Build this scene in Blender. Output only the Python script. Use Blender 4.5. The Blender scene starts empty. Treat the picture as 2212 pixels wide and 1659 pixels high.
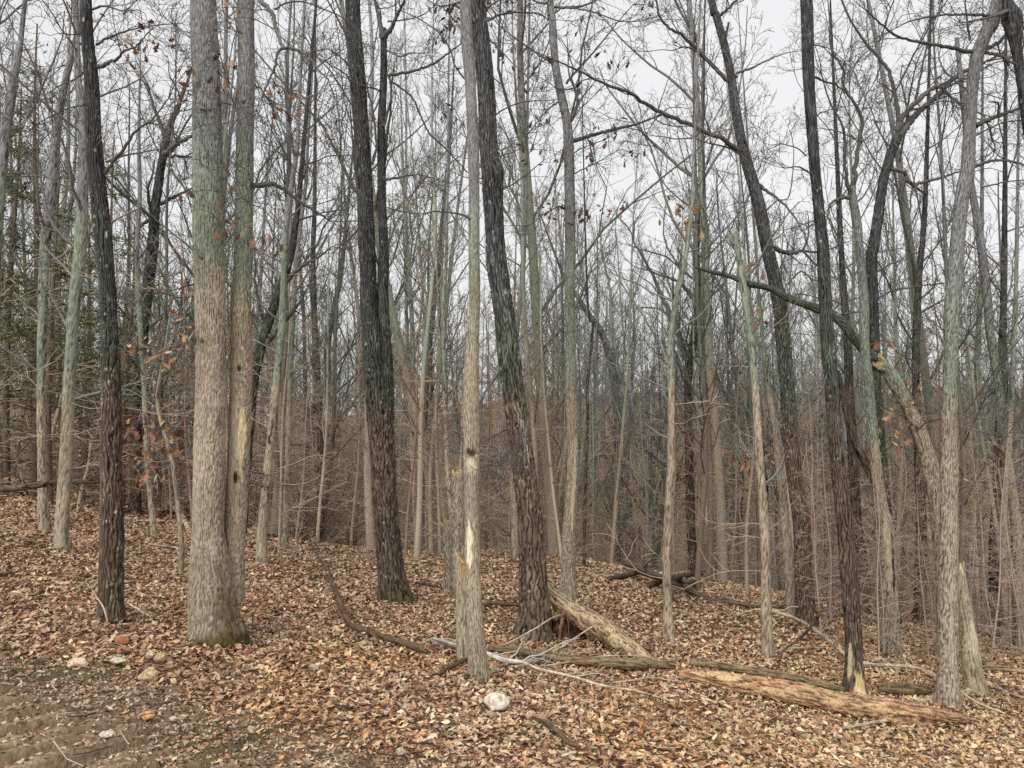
import bpy, math, random
import numpy as np

# ------------------------------------------------------------------ camera, sky, sun, exposure
scene = bpy.context.scene
COL = scene.collection
CAM_H = 1.7
F = 1647.0                      # focal length in pixels of a 2212 x 1659 picture
PITCH = math.atan((900 - 829.5) / F)

cam_d = bpy.data.cameras.new('camera')
cam_d.sensor_width = 36.0
cam_d.lens = 36.0 * F / 2212.0
cam_d.clip_start = 0.05
cam_d.clip_end = 600
cam = bpy.data.objects.new('camera', cam_d)
cam.location = (0, 0, CAM_H)
cam.rotation_euler = (math.radians(90) + PITCH, 0, 0)
COL.objects.link(cam)
scene.camera = cam

SUN_EL, SUN_AZ = 44.0, 205.0     # degrees; azimuth clockwise from +Y: behind the camera, a little to its left
world = bpy.data.worlds.new('World')
scene.world = world
world.use_nodes = True
wn = world.node_tree.nodes
wl = world.node_tree.links
wn.clear()
w_out = wn.new('ShaderNodeOutputWorld')
w_bg = wn.new('ShaderNodeBackground')
w_sky = wn.new('ShaderNodeTexSky')
w_sky.sky_type = 'NISHITA'
w_sky.sun_disc = False
w_sky.sun_elevation = math.radians(SUN_EL)
w_sky.sun_rotation = math.radians(SUN_AZ)
w_sky.dust_density = 4.0
w_hs = wn.new('ShaderNodeHueSaturation')
w_hs.inputs['Saturation'].default_value = 0.25
w_mix = wn.new('ShaderNodeMixRGB')          # the cloud deck: a nearly even white grey
w_mix.inputs['Fac'].default_value = 0.86
w_noise = wn.new('ShaderNodeTexNoise')
w_noise.inputs['Scale'].default_value = 1.3
w_noise.inputs['Detail'].default_value = 4
w_ramp = wn.new('ShaderNodeValToRGB')
w_ramp.color_ramp.elements[0].position = 0.25
w_ramp.color_ramp.elements[0].color = (4.7, 4.72, 4.77, 1)
w_ramp.color_ramp.elements[1].position = 0.8
w_ramp.color_ramp.elements[1].color = (5.4, 5.41, 5.44, 1)
wl.new(w_noise.outputs['Fac'], w_ramp.inputs['Fac'])
wl.new(w_sky.outputs['Color'], w_hs.inputs['Color'])
wl.new(w_hs.outputs['Color'], w_mix.inputs['Color1'])
wl.new(w_ramp.outputs['Color'], w_mix.inputs['Color2'])
wl.new(w_mix.outputs['Color'], w_bg.inputs['Color'])
w_bg.inputs['Strength'].default_value = 0.1
wl.new(w_bg.outputs['Background'], w_out.inputs['Surface'])

sun_d = bpy.data.lights.new('sun', 'SUN')
sun_d.energy = 1.5
sun_d.angle = math.radians(60)
sun_d.color = (1.0, 0.985, 0.95)
sun = bpy.data.objects.new('sun', sun_d)
az, el = math.radians(SUN_AZ), math.radians(SUN_EL)
from mathutils import Vector
sdir = Vector((math.sin(az) * math.cos(el), math.cos(az) * math.cos(el), math.sin(el)))
sun.rotation_euler = sdir.to_track_quat('Z', 'Y').to_euler()
COL.objects.link(sun)

vs = scene.view_settings
vs.view_transform = 'Standard'
vs.look = 'None'
vs.exposure = 0.85
vs.gamma = 1.0
vs.use_curve_mapping = False
scene.cycles.max_bounces = 4
scene.cycles.diffuse_bounces = 3
scene.cycles.glossy_bounces = 1
scene.cycles.transmission_bounces = 1
scene.cycles.use_denoising = False
scene.cycles.caustics_reflective = False
scene.cycles.caustics_refractive = False

rng = np.random.default_rng(7)
RND = random.Random(11)

# ------------------------------------------------------------------ helpers: noise
def _hash(ix, iy, iz, seed):
    h = (ix.astype(np.int64) * 374761393 + iy.astype(np.int64) * 668265263 + iz.astype(np.int64) * 2147483647 + seed * 1274126177) & 0xffffffff
    h = ((h ^ (h >> 13)) * 1274126177) & 0xffffffff
    h = ((h ^ (h >> 16)) * 2246822519) & 0xffffffff
    return ((h ^ (h >> 15)) & 0xffff) / 65535.0

def vnoise(x, y, z, seed=0):
    x, y, z = np.broadcast_arrays(np.asarray(x, float), np.asarray(y, float), np.asarray(z, float))
    ix, iy, iz = np.floor(x), np.floor(y), np.floor(z)
    fx, fy, fz = x - ix, y - iy, z - iz
    fx = fx * fx * (3 - 2 * fx); fy = fy * fy * (3 - 2 * fy); fz = fz * fz * (3 - 2 * fz)
    r = 0
    for dx in (0, 1):
        wx = fx if dx else 1 - fx
        for dy in (0, 1):
            wy = fy if dy else 1 - fy
            for dz in (0, 1):
                wz = fz if dz else 1 - fz
                r = r + wx * wy * wz * _hash(ix + dx, iy + dy, iz + dz, seed)
    return r

def fbm(x, y, z, seed=0, oct=3):
    r, a, t = 0, 1.0, 0
    for o in range(oct):
        r = r + a * vnoise(x * 2 ** o, y * 2 ** o, z * 2 ** o, seed + o * 17)
        t += a
        a *= 0.5
    return r / t

def sstep(a, b, x):
    t = np.clip((np.asarray(x, float) - a) / (b - a), 0, 1)
    return t * t * (3 - 2 * t)

def lerp(a, b, t):
    return a + (b - a) * t

def lin(r, g, b):
    f = lambda c: ((c / 255 + 0.055) / 1.055) ** 2.4 if c > 10.3 else c / 255 / 12.92
    return np.array([f(r), f(g), f(b)])

# ------------------------------------------------------------------ helpers: meshes and objects
def new_mesh(name, V, Fq, mat, colors=None, smooth=True, attrs=None):
    """V (n,3); Fq one (m,k) int array or a list of them; colours are per vertex."""
    V = np.ascontiguousarray(V, dtype=np.float32).reshape(-1, 3)
    if not isinstance(Fq, list):
        Fq = [Fq]
    Fq = [f for f in Fq if len(f)]
    me = bpy.data.meshes.new(name)
    me.vertices.add(len(V))
    me.vertices.foreach_set('co', V.ravel())
    loops = np.concatenate([f.ravel() for f in Fq]).astype(np.int32)
    sizes = np.concatenate([np.full(len(f), f.shape[1]) for f in Fq]).astype(np.int32)
    starts = np.concatenate([[0], np.cumsum(sizes)[:-1]]).astype(np.int32)
    me.loops.add(len(loops))
    me.loops.foreach_set('vertex_index', loops)
    me.polygons.add(len(sizes))
    me.polygons.foreach_set('loop_start', starts)
    me.polygons.foreach_set('loop_total', sizes)
    if smooth:
        me.polygons.foreach_set('use_smooth', np.ones(len(sizes), dtype=bool))
    if colors is not None:
        ca = me.color_attributes.new('Col', 'FLOAT_COLOR', 'POINT')
        c4 = np.ones((len(V), 4), dtype=np.float32)
        c4[:, :3] = np.asarray(colors, dtype=np.float32).reshape(-1, 3)
        ca.data.foreach_set('color', c4.ravel())
    me.materials.append(mat)
    me.update(calc_edges=True)
    return me

def obj(name, me, parent=None, loc=None):
    o = bpy.data.objects.new(name, me)
    COL.objects.link(o)
    if loc is not None:
        o.location = loc
    if parent is not None:
        o.parent = parent
    return o

def empty(name, loc):
    o = bpy.data.objects.new(name, None)
    o.empty_display_size = 0.2
    COL.objects.link(o)
    o.location = loc
    return o

def tag(o, label, cat, group=None, kind=None):
    o['label'] = label
    o['category'] = cat
    if group:
        o['group'] = group
    if kind:
        o['kind'] = kind
    return o

def frames(P):
    """P (N,K,3) -> two unit vectors across the path, parallel transported."""
    T = np.gradient(P, axis=1)
    T /= np.linalg.norm(T, axis=2, keepdims=True) + 1e-9
    N, K, _ = P.shape
    ref = np.where(np.abs(T[:, 0, 2:3]) > 0.8, np.array([[1.0, 0, 0]]), np.array([[0, 0, 1.0]]))
    n = ref - T[:, 0] * np.sum(ref * T[:, 0], axis=1, keepdims=True)
    n /= np.linalg.norm(n, axis=1, keepdims=True) + 1e-9
    A = np.empty_like(P)
    for k in range(K):
        n = n - T[:, k] * np.sum(n * T[:, k], axis=1, keepdims=True)
        n /= np.linalg.norm(n, axis=1, keepdims=True) + 1e-9
        A[:, k] = n
    return A, np.cross(T, A)

def tubes(P, R, S, closed_tip=True, twist=None):
    """Vectorised tubes. P (N,K,3), R (N,K) -> verts, quads."""
    P = np.asarray(P, float); R = np.asarray(R, float)
    N, K, _ = P.shape
    A, B = frames(P)
    th = np.linspace(0, 2 * np.pi, S, endpoint=False)
    ring = A[:, :, None, :] * np.cos(th)[None, None, :, None] + B[:, :, None, :] * np.sin(th)[None, None, :, None]
    V = P[:, :, None, :] + ring * R[:, :, None, None]
    idx = np.arange(N * K * S).reshape(N, K, S)
    a = idx[:, :-1, :]; b = np.roll(a, -1, axis=2)
    c = idx[:, 1:, :]; d = np.roll(c, -1, axis=2)
    Q = np.stack([a, b, d, c], axis=-1).reshape(-1, 4)
    return V.reshape(-1, 3), Q

class Bag:
    """Collects branches (paths with radii and a colour) and meshes them in batches."""
    def __init__(self):
        self.items = []
    def add(self, P, R, S, col):
        self.items.append((np.asarray(P, float), np.asarray(R, float), S, col))
    def build(self, name, mat, tintf=None):
        groups = {}
        for P, R, S, c in self.items:
            groups.setdefault((len(P), S), []).append((P, R, c))
        Vs, Qs, Cs, off = [], [], [], 0
        for (K, S), lst in groups.items():
            P = np.stack([a[0] for a in lst]); R = np.stack([a[1] for a in lst])
            V, Q = tubes(P, R, S)
            c = np.stack([np.broadcast_to(a[2], (K, 3)) for a in lst])
            c = np.repeat(c.reshape(len(lst), K, 1, 3), S, axis=2).reshape(-1, 3)
            Vs.append(V); Qs.append(Q + off); Cs.append(c)
            off += len(V)
        V = np.concatenate(Vs); C = np.concatenate(Cs)
        if tintf is not None:
            C = tintf(V, C)
        return new_mesh(name, V, np.concatenate(Qs), mat, C)

# ------------------------------------------------------------------ materials
def mat_nodes(name):
    m = bpy.data.materials.new(name)
    m.use_nodes = True
    nt = m.node_tree
    b = nt.nodes['Principled BSDF']
    return m, nt, b

def attr_material(name, rough=0.85, spec=0.15, noise_scale=60, noise_amt=0.35, bump=0.4, bump_dist=0.004, stretch=(1, 1, 0.25), detail=4):
    """The colour comes from the mesh's own colour attribute; fine grain and relief from noise."""
    m, nt, b = mat_nodes(name)
    at = nt.nodes.new('ShaderNodeAttribute'); at.attribute_name = 'Col'
    tc = nt.nodes.new('ShaderNodeTexCoord')
    mp = nt.nodes.new('ShaderNodeMapping')
    mp.inputs['Scale'].default_value = stretch
    nz = nt.nodes.new('ShaderNodeTexNoise')
    nz.inputs['Scale'].default_value = noise_scale
    nz.inputs['Detail'].default_value = detail
    nz.inputs['Roughness'].default_value = 0.65
    nt.links.new(tc.outputs['Object'], mp.inputs['Vector'])
    nt.links.new(mp.outputs['Vector'], nz.inputs['Vector'])
    mr = nt.nodes.new('ShaderNodeMapRange')
    mr.inputs['From Min'].default_value = 0.3
    mr.inputs['From Max'].default_value = 0.7
    mr.inputs['To Min'].default_value = 1 - noise_amt
    mr.inputs['To Max'].default_value = 1 + noise_amt
    nt.links.new(nz.outputs['Fac'], mr.inputs['Value'])
    mx = nt.nodes.new('ShaderNodeMixRGB'); mx.blend_type = 'MULTIPLY'; mx.inputs['Fac'].default_value = 1
    nt.links.new(at.outputs['Color'], mx.inputs['Color1'])
    nt.links.new(mr.outputs['Result'], mx.inputs['Color2'])
    nt.links.new(mx.outputs['Color'], b.inputs['Base Color'])
    b.inputs['Roughness'].default_value = rough
    b.inputs['Specular IOR Level'].default_value = spec
    if bump:
        bp = nt.nodes.new('ShaderNodeBump')
        bp.inputs['Strength'].default_value = bump
        bp.inputs['Distance'].default_value = bump_dist
        nt.links.new(nz.outputs['Fac'], bp.inputs['Height'])
        nt.links.new(bp.outputs['Normal'], b.inputs['Normal'])
    return m

M_BARK = attr_material('bark', noise_scale=70, noise_amt=0.4, bump=0.6, bump_dist=0.006)
M_LIMB = attr_material('limb_bark', noise_scale=50, noise_amt=0.3, bump=0.3)
M_TWIG = attr_material('twig_bark', noise_scale=20, noise_amt=0.2, bump=0)
M_WOOD = attr_material('rotten_wood', noise_scale=45, noise_amt=0.45, bump=0.8, bump_dist=0.008, stretch=(1, 1, 1))
M_LEAF = attr_material('dry_leaf', rough=0.7, spec=0.25, noise_scale=40, noise_amt=0.22, bump=0.25, bump_dist=0.003, stretch=(1, 1, 1))
M_STONE = attr_material('stone', rough=0.9, spec=0.2, noise_scale=30, noise_amt=0.25, bump=0.7, bump_dist=0.01, stretch=(1, 1, 1))
M_FOLIAGE = attr_material('cedar_foliage', rough=0.8, spec=0.1, noise_scale=12, noise_amt=0.4, bump=0, stretch=(1, 1, 1))

def ground_material():
    m, nt, b = mat_nodes('leafy_ground')
    N = nt.nodes.new; L = nt.links.new
    at = N('ShaderNodeAttribute'); at.attribute_name = 'Col'      # r = bare clay, g = moss, b = bare brown soil
    sp = N('ShaderNodeSeparateColor'); L(at.outputs['Color'], sp.inputs['Color'])
    tc = N('ShaderNodeTexCoord')
    vo = N('ShaderNodeTexVoronoi'); vo.inputs['Scale'].default_value = 13
    vo.inputs['Randomness'].default_value = 1
    L(tc.outputs['Object'], vo.inputs['Vector'])
    s2 = N('ShaderNodeSeparateColor'); L(vo.outputs['Color'], s2.inputs['Color'])
    rp = N('ShaderNodeValToRGB')
    cr = rp.color_ramp
    cols = [(0.0, lin(54, 38, 30)), (0.25, lin(84, 60, 46)), (0.5, lin(112, 84, 66)), (0.75, lin(146, 116, 92)), (1.0, lin(176, 148, 120))]
    cr.elements[0].position = 0; cr.elements[0].color = (*cols[0][1], 1)
    cr.elements[1].position = 1; cr.elements[1].color = (*cols[-1][1], 1)
    for p, c in cols[1:-1]:
        e = cr.elements.new(p); e.color = (*c, 1)
    L(s2.outputs['Red'], rp.inputs['Fac'])
    nz = N('ShaderNodeTexNoise'); nz.inputs['Scale'].default_value = 35; nz.inputs['Detail'].default_value = 6; nz.inputs['Roughness'].default_value = 0.7
    L(tc.outputs['Object'], nz.inputs['Vector'])
    clay = N('ShaderNodeValToRGB')
    clay.color_ramp.elements[0].position = 0.3; clay.color_ramp.elements[0].color = (*lin(112, 90, 70), 1)
    clay.color_ramp.elements[1].position = 0.7; clay.color_ramp.elements[1].color = (*lin(188, 163, 134), 1)
    L(nz.outputs['Fac'], clay.inputs['Fac'])
    soil = N('ShaderNodeValToRGB')
    soil.color_ramp.elements[0].position = 0.3; soil.color_ramp.elements[0].color = (*lin(82, 66, 54), 1)
    soil.color_ramp.elements[1].position = 0.75; soil.color_ramp.elements[1].color = (*lin(168, 140, 116), 1)
    L(nz.outputs['Fac'], soil.inputs['Fac'])
    moss = N('ShaderNodeValToRGB')
    moss.color_ramp.elements[0].position = 0.3; moss.color_ramp.elements[0].color = (*lin(62, 58, 40), 1)
    moss.color_ramp.elements[1].position = 0.75; moss.color_ramp.elements[1].color = (*lin(126, 116, 84), 1)
    L(nz.outputs['Fac'], moss.inputs['Fac'])
    m1 = N('ShaderNodeMixRGB'); L(sp.outputs['Blue'], m1.inputs['Fac']); L(rp.outputs['Color'], m1.inputs['Color1']); L(soil.outputs['Color'], m1.inputs['Color2'])
    m2 = N('ShaderNodeMixRGB'); L(sp.outputs['Red'], m2.inputs['Fac']); L(m1.outputs['Color'], m2.inputs['Color1']); L(clay.outputs['Color'], m2.inputs['Color2'])
    m3 = N('ShaderNodeMixRGB'); L(sp.outputs['Green'], m3.inputs['Fac']); L(m2.outputs['Color'], m3.inputs['Color1']); L(moss.outputs['Color'], m3.inputs['Color2'])
    L(m3.outputs['Color'], b.inputs['Base Color'])
    b.inputs['Roughness'].default_value = 0.95
    b.inputs['Specular IOR Level'].default_value = 0.1
    ad = N('ShaderNodeMath'); ad.operation = 'ADD'
    L(nz.outputs['Fac'], ad.inputs[0]); L(s2.outputs['Green'], ad.inputs[1])
    bp = N('ShaderNodeBump'); bp.inputs['Strength'].default_value = 0.7; bp.inputs['Distance'].default_value = 0.02
    L(ad.outputs[0], bp.inputs['Height']); L(bp.outputs['Normal'], b.inputs['Normal'])
    return m
M_GROUND = ground_material()

# ------------------------------------------------------------------ picture <-> place
cp, sp_ = math.cos(PITCH), math.sin(PITCH)
def ray(x, y):
    u, v = (x - 1106.0) / F, (829.5 - y) / F
    return np.array([u, cp - v * sp_, sp_ + v * cp])

def at(x, y, Y):
    """The point at forward distance Y that the picture shows at x, y."""
    d = ray(x, y)
    return np.array([0, 0, CAM_H]) + d * (Y / d[1])

def px(w, Y):
    return w / F * Y

# ------------------------------------------------------------------ terrain
TRK = None
def terrain_base(x, y):
    x = np.asarray(x, float); y = np.asarray(y, float)
    plane = -(0.154 * np.clip(x, -60, 60) + 0.115 * np.clip(y, -20, 400))
    plane = np.where(y < 0, -(0.154 * x * np.clip(1 + y / 15, 0, 1)), plane)
    u = x / np.maximum(y, 6)
    w = sstep(-0.42, 0.1, u)
    far_r = -10.5 + (y - 40) * 0.225
    far_r = np.where(y > 108, 4.8 + (y - 108) * 0.02, far_r)
    far_l = -1.6 - 0.9 * sstep(40, 80, y)
    zf = lerp(far_l, far_r, w) + (fbm(x * 0.045, y * 0.045, 0.5, 3, 3) - 0.5) * 6
    b = sstep(20, 46, y)
    z = plane * (1 - b) + zf * b
    z = z - w * 2.2 * sstep(17, 28, y) * (1 - sstep(34, 60, y))
    z = z + 0.66 * sstep(7, 17, y) * sstep(-0.3, 0.08, u) * (1 - 0.25 * sstep(0.3, 0.6, u)) * (1 - sstep(20, 30, y))
    z = z + (fbm(x * 0.35, y * 0.35, 3.3, 5, 3) - 0.5) * 0.22 * sstep(4, 9, y)
    return z

def ground_hit(x, y, f=terrain_base):
    d = ray(x, y)
    s = np.linspace(2, 60, 2400)
    P = np.array([0, 0, CAM_H])[None] + d[None] * s[:, None]
    below = P[:, 2] < f(P[:, 0], P[:, 1])
    if not below.any():
        return P[-1]
    i = int(np.argmax(below))
    q = P[max(i - 1, 0)] * 0.5 + P[i] * 0.5
    return q

# crawler tracks: direction and spacing found from two points along one ridge
_a = ground_hit(0, 1610); _b = ground_hit(190, 1545)
_td = np.array([0.36, 0.93]); _td /= np.linalg.norm(_td)
_tn = np.array([-_td[1], _td[0]])
def _border(pix):
    g = np.array([ground_hit(x, y)[:2] for x, y in pix])
    return g[np.argsort(g[:, 0])]
B_SOIL = _border([(-150, 1415), (0, 1425), (230, 1440), (420, 1490), (600, 1555), (800, 1600), (1000, 1650), (1110, 1690)])
B_CLAY = _border([(-150, 1465), (0, 1490), (110, 1525), (210, 1555), (290, 1590), (330, 1640), (345, 1690)])
def mud_masks(x, y):
    """clay (track ridges), soil (bare strip with few leaves); borders run in plan"""
    n = fbm(x * 1.3, y * 1.3, 0.2, 21, 3) - 0.5
    e = y - np.interp(x, B_SOIL[:, 0], B_SOIL[:, 1]) + np.maximum(x - B_SOIL[-1, 0], 0) * 2 + n * 0.9
    soil = 1 - sstep(-0.45, 0.35, e)
    e2 = y - np.interp(x, B_CLAY[:, 0], B_CLAY[:, 1]) + np.maximum(x - B_CLAY[-1, 0], 0) * 3 + n * 0.6
    clay = 1 - sstep(-0.3, 0.15, e2)
    e3 = np.abs(y - (3.98 - 0.10 * (x + 1.0))) / 0.16 + np.maximum(np.abs(x + 0.75) - 0.9, 0) * 3 + n * 2
    clay = np.maximum(clay, (1 - sstep(0.7, 1.4, e3)) * 0.85)
    return clay, soil

def groove(x, y):
    """1 in the furrows between the track slabs, where a darker soil colour paints in their shade"""
    q = (x - _a[0]) * _tn[0] + (y - _a[1]) * _tn[1] + (fbm(x * 1.1, y * 1.1, 2.2, 31, 2) - 0.5) * 0.07
    t = (q / 0.17) % 1.0
    return np.clip((1 - sstep(0.02, 0.13, t)) + sstep(0.88, 1.0, t), 0, 1) * sstep(0.3, 0.6, fbm(x * 5, y * 5, 3.1, 35, 2) + 0.15)

def terrain(x, y):
    x = np.asarray(x, float); y = np.asarray(y, float)
    z = terrain_base(x, y)
    near = 1 - sstep(7, 10, y)
    clay, soil = mud_masks(x, y)
    q = (x - _a[0]) * _tn[0] + (y - _a[1]) * _tn[1]
    s = (x - _a[0]) * _td[0] + (y - _a[1]) * _td[1]
    q = q + (fbm(x * 1.1, y * 1.1, 2.2, 31, 2) - 0.5) * 0.07
    t = (q / 0.17) % 1.0                                   # a slab profile: steep on one flank, gentle on the other
    ridge = sstep(0.0, 0.11, t) * (1 - 0.6 * sstep(0.35, 1.0, t))
    brk = sstep(0.3, 0.55, fbm(s * 1.4, q * 5, 4.4, 33, 2))
    z = z + near * (clay * (ridge * (0.6 + 0.4 * brk)) * 0.105 + soil * (1 - clay) * ridge * brk * 0.035)
    z = z + near * (fbm(x * 6, y * 6, 1.1, 41, 3) - 0.5) * 0.05 * (0.4 + soil * 0.6)
    z = z + near * clay * (fbm(x * 34, y * 34, 5.7, 45, 2) - 0.5) * 0.02
    z = z + near * soil * (fbm(x * 22, y * 22, 1.7, 43, 2) - 0.5) * 0.022
    return z

def build_ground():
    xs = np.concatenate([np.linspace(-130, -34, 24), np.linspace(-32, -12, 34), np.linspace(-11.6, -5.2, 28), np.arange(-5, -4.05, 0.08), np.arange(-4, -0.6, 0.021), np.arange(-0.6, 0.9, 0.04), np.linspace(1.25, 5, 40), np.linspace(5.2, 12, 36), np.linspace(12.6, 34, 36), np.linspace(36, 130, 24)])
    ys = np.concatenate([np.linspace(-30, 0, 12), np.linspace(0.6, 2.8, 8), np.arange(3.2, 5.2, 0.026), np.arange(5.2, 6.2, 0.045), np.linspace(6.26, 8, 24), np.linspace(8.2, 16, 40), np.linspace(16.4, 34, 56), np.linspace(35, 75, 50), np.linspace(77, 190, 50)])
    X, Y = np.meshgrid(xs, ys)
    Z = terrain(X, Y)
    V = np.stack([X, Y, Z], -1).reshape(-1, 3)
    ny, nx = X.shape
    idx = np.arange(ny * nx).reshape(ny, nx)
    Q = np.stack([idx[:-1, :-1], idx[:-1, 1:], idx[1:, 1:], idx[1:, :-1]], -1).reshape(-1, 4)
    clay, soil = mud_masks(X, Y)
    nr = 1 - sstep(8, 11, Y)
    mossn = fbm(X * 2.3, Y * 2.3, 7.7, 51, 3)
    e = Y - np.interp(X, B_SOIL[:, 0], B_SOIL[:, 1])
    moss = sstep(0.52, 0.66, mossn) * soil * (1 - clay * 0.75) * nr * 0.7
    moss = np.maximum(moss, sstep(0.45, 0.6, mossn) * np.exp(-((e + 0.3) / 0.45) ** 2) * sstep(0.2, -0.6, X) * nr * 0.9)
    # far, the forest floor carries patches of low green growth
    fl = sstep(24, 45, Y)
    patch = sstep(0.4, 0.6, fbm(X * 0.12, Y * 0.12, 2.0, 53, 3))
    moss = np.maximum(moss, fl * (0.3 + 0.45 * patch))
    C = np.stack([clay * nr * (1 - 0.8 * groove(X, Y)), moss * 0.9, np.maximum(np.maximum(soil * nr, 0.25), fl * 0.7)], -1).reshape(-1, 3)  # clay gives way to darker soil in the grooves: painted shade
    g = obj('ground', new_mesh('ground', V, Q, M_GROUND, C))
    g['kind'] = 'structure'
    return g
build_ground()

# ------------------------------------------------------------------ bark colours
BARK = {
    'pale':  dict(plate=lin(170, 161, 146), fur=lin(78, 70, 60), period=0.016, asp=5.0, amp=0.008, ridge=0.021, rc=(0.02, 0.30), fleck=0.86, lich=lin(160, 160, 132), la=0.22, cut=0.075, low=0.7),
    'dark':  dict(fleck=0.80, plate=lin(116, 102, 90), fur=lin(24, 20, 18), period=0.027, asp=7.5, amp=0.018, ridge=0.030, lich=lin(176, 176, 160), la=0.16, cut=0.11),
    'black': dict(fleck=0.84, plate=lin(102, 91, 82), fur=lin(22, 19, 17), period=0.025, asp=8.0, amp=0.017, ridge=0.028, lich=lin(176, 176, 160), la=0.12, cut=0.11),
    'grey':  dict(plate=lin(170, 161, 146), fur=lin(62, 54, 47), period=0.022, asp=5.5, amp=0.011, ridge=0.024, rc=(0.05, 0.45), lich=lin(166, 166, 146), la=0.18, cut=0.085, low=0.6),
    'snag':  dict(plate=lin(182, 173, 154), fur=lin(92, 82, 70), period=0.016, asp=9.0, amp=0.004, lich=lin(150, 152, 120), la=0.25, cut=0.06),
    'sapling': dict(plate=lin(172, 161, 144), fur=lin(92, 82, 70), period=0.022, asp=2.5, amp=0.002, lich=lin(180, 178, 160), la=0.3, low=0.6),
}

def tint(C, z, nz, z0=2.0, z1=3.3, amt=1.0):
    """Bark is brown near the ground, turns green above, and grey higher up, where backlit darkness is painted in."""
    C = np.asarray(C, float)
    l = C @ np.array([0.3, 0.5, 0.2])
    zz = z + (nz - 0.5) * 1.2
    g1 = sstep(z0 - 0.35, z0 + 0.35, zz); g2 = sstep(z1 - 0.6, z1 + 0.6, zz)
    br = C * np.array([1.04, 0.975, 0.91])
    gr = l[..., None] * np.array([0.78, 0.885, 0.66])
    gy = l[..., None] * np.array([0.74, 0.74, 0.735])  # upper grey darkened in the colour to look backlit
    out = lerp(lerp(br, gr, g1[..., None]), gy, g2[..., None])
    return lerp(C, out, amt)

def smooth_path(pts, n):
    """Catmull-Rom through rows of pts (any columns), resampled evenly in arc length."""
    P = np.asarray(pts, float)
    if len(P) == 2:
        t = np.linspace(0, 1, n)[:, None]
        return P[0] * (1 - t) + P[1] * t
    E = np.vstack([2 * P[0] - P[1], P, 2 * P[-1] - P[-2]])
    out = []
    for i in range(1, len(E) - 2):
        t = np.linspace(0, 1, 14, endpoint=False)[:, None]
        a, b, c, d = E[i - 1], E[i], E[i + 1], E[i + 2]
        out.append(0.5 * ((2 * b) + (c - a) * t + (2 * a - 5 * b + 4 * c - d) * t ** 2 + (3 * b - a - 3 * c + d) * t ** 3))
    out = np.vstack(out + [P[-1:]])
    s = np.concatenate([[0], np.cumsum(np.linalg.norm(np.diff(out[:, :3], axis=0), axis=1))])
    q = np.linspace(0, s[-1], n)
    return np.stack([np.interp(q, s, out[:, k]) for k in range(out.shape[1])], -1)

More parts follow.
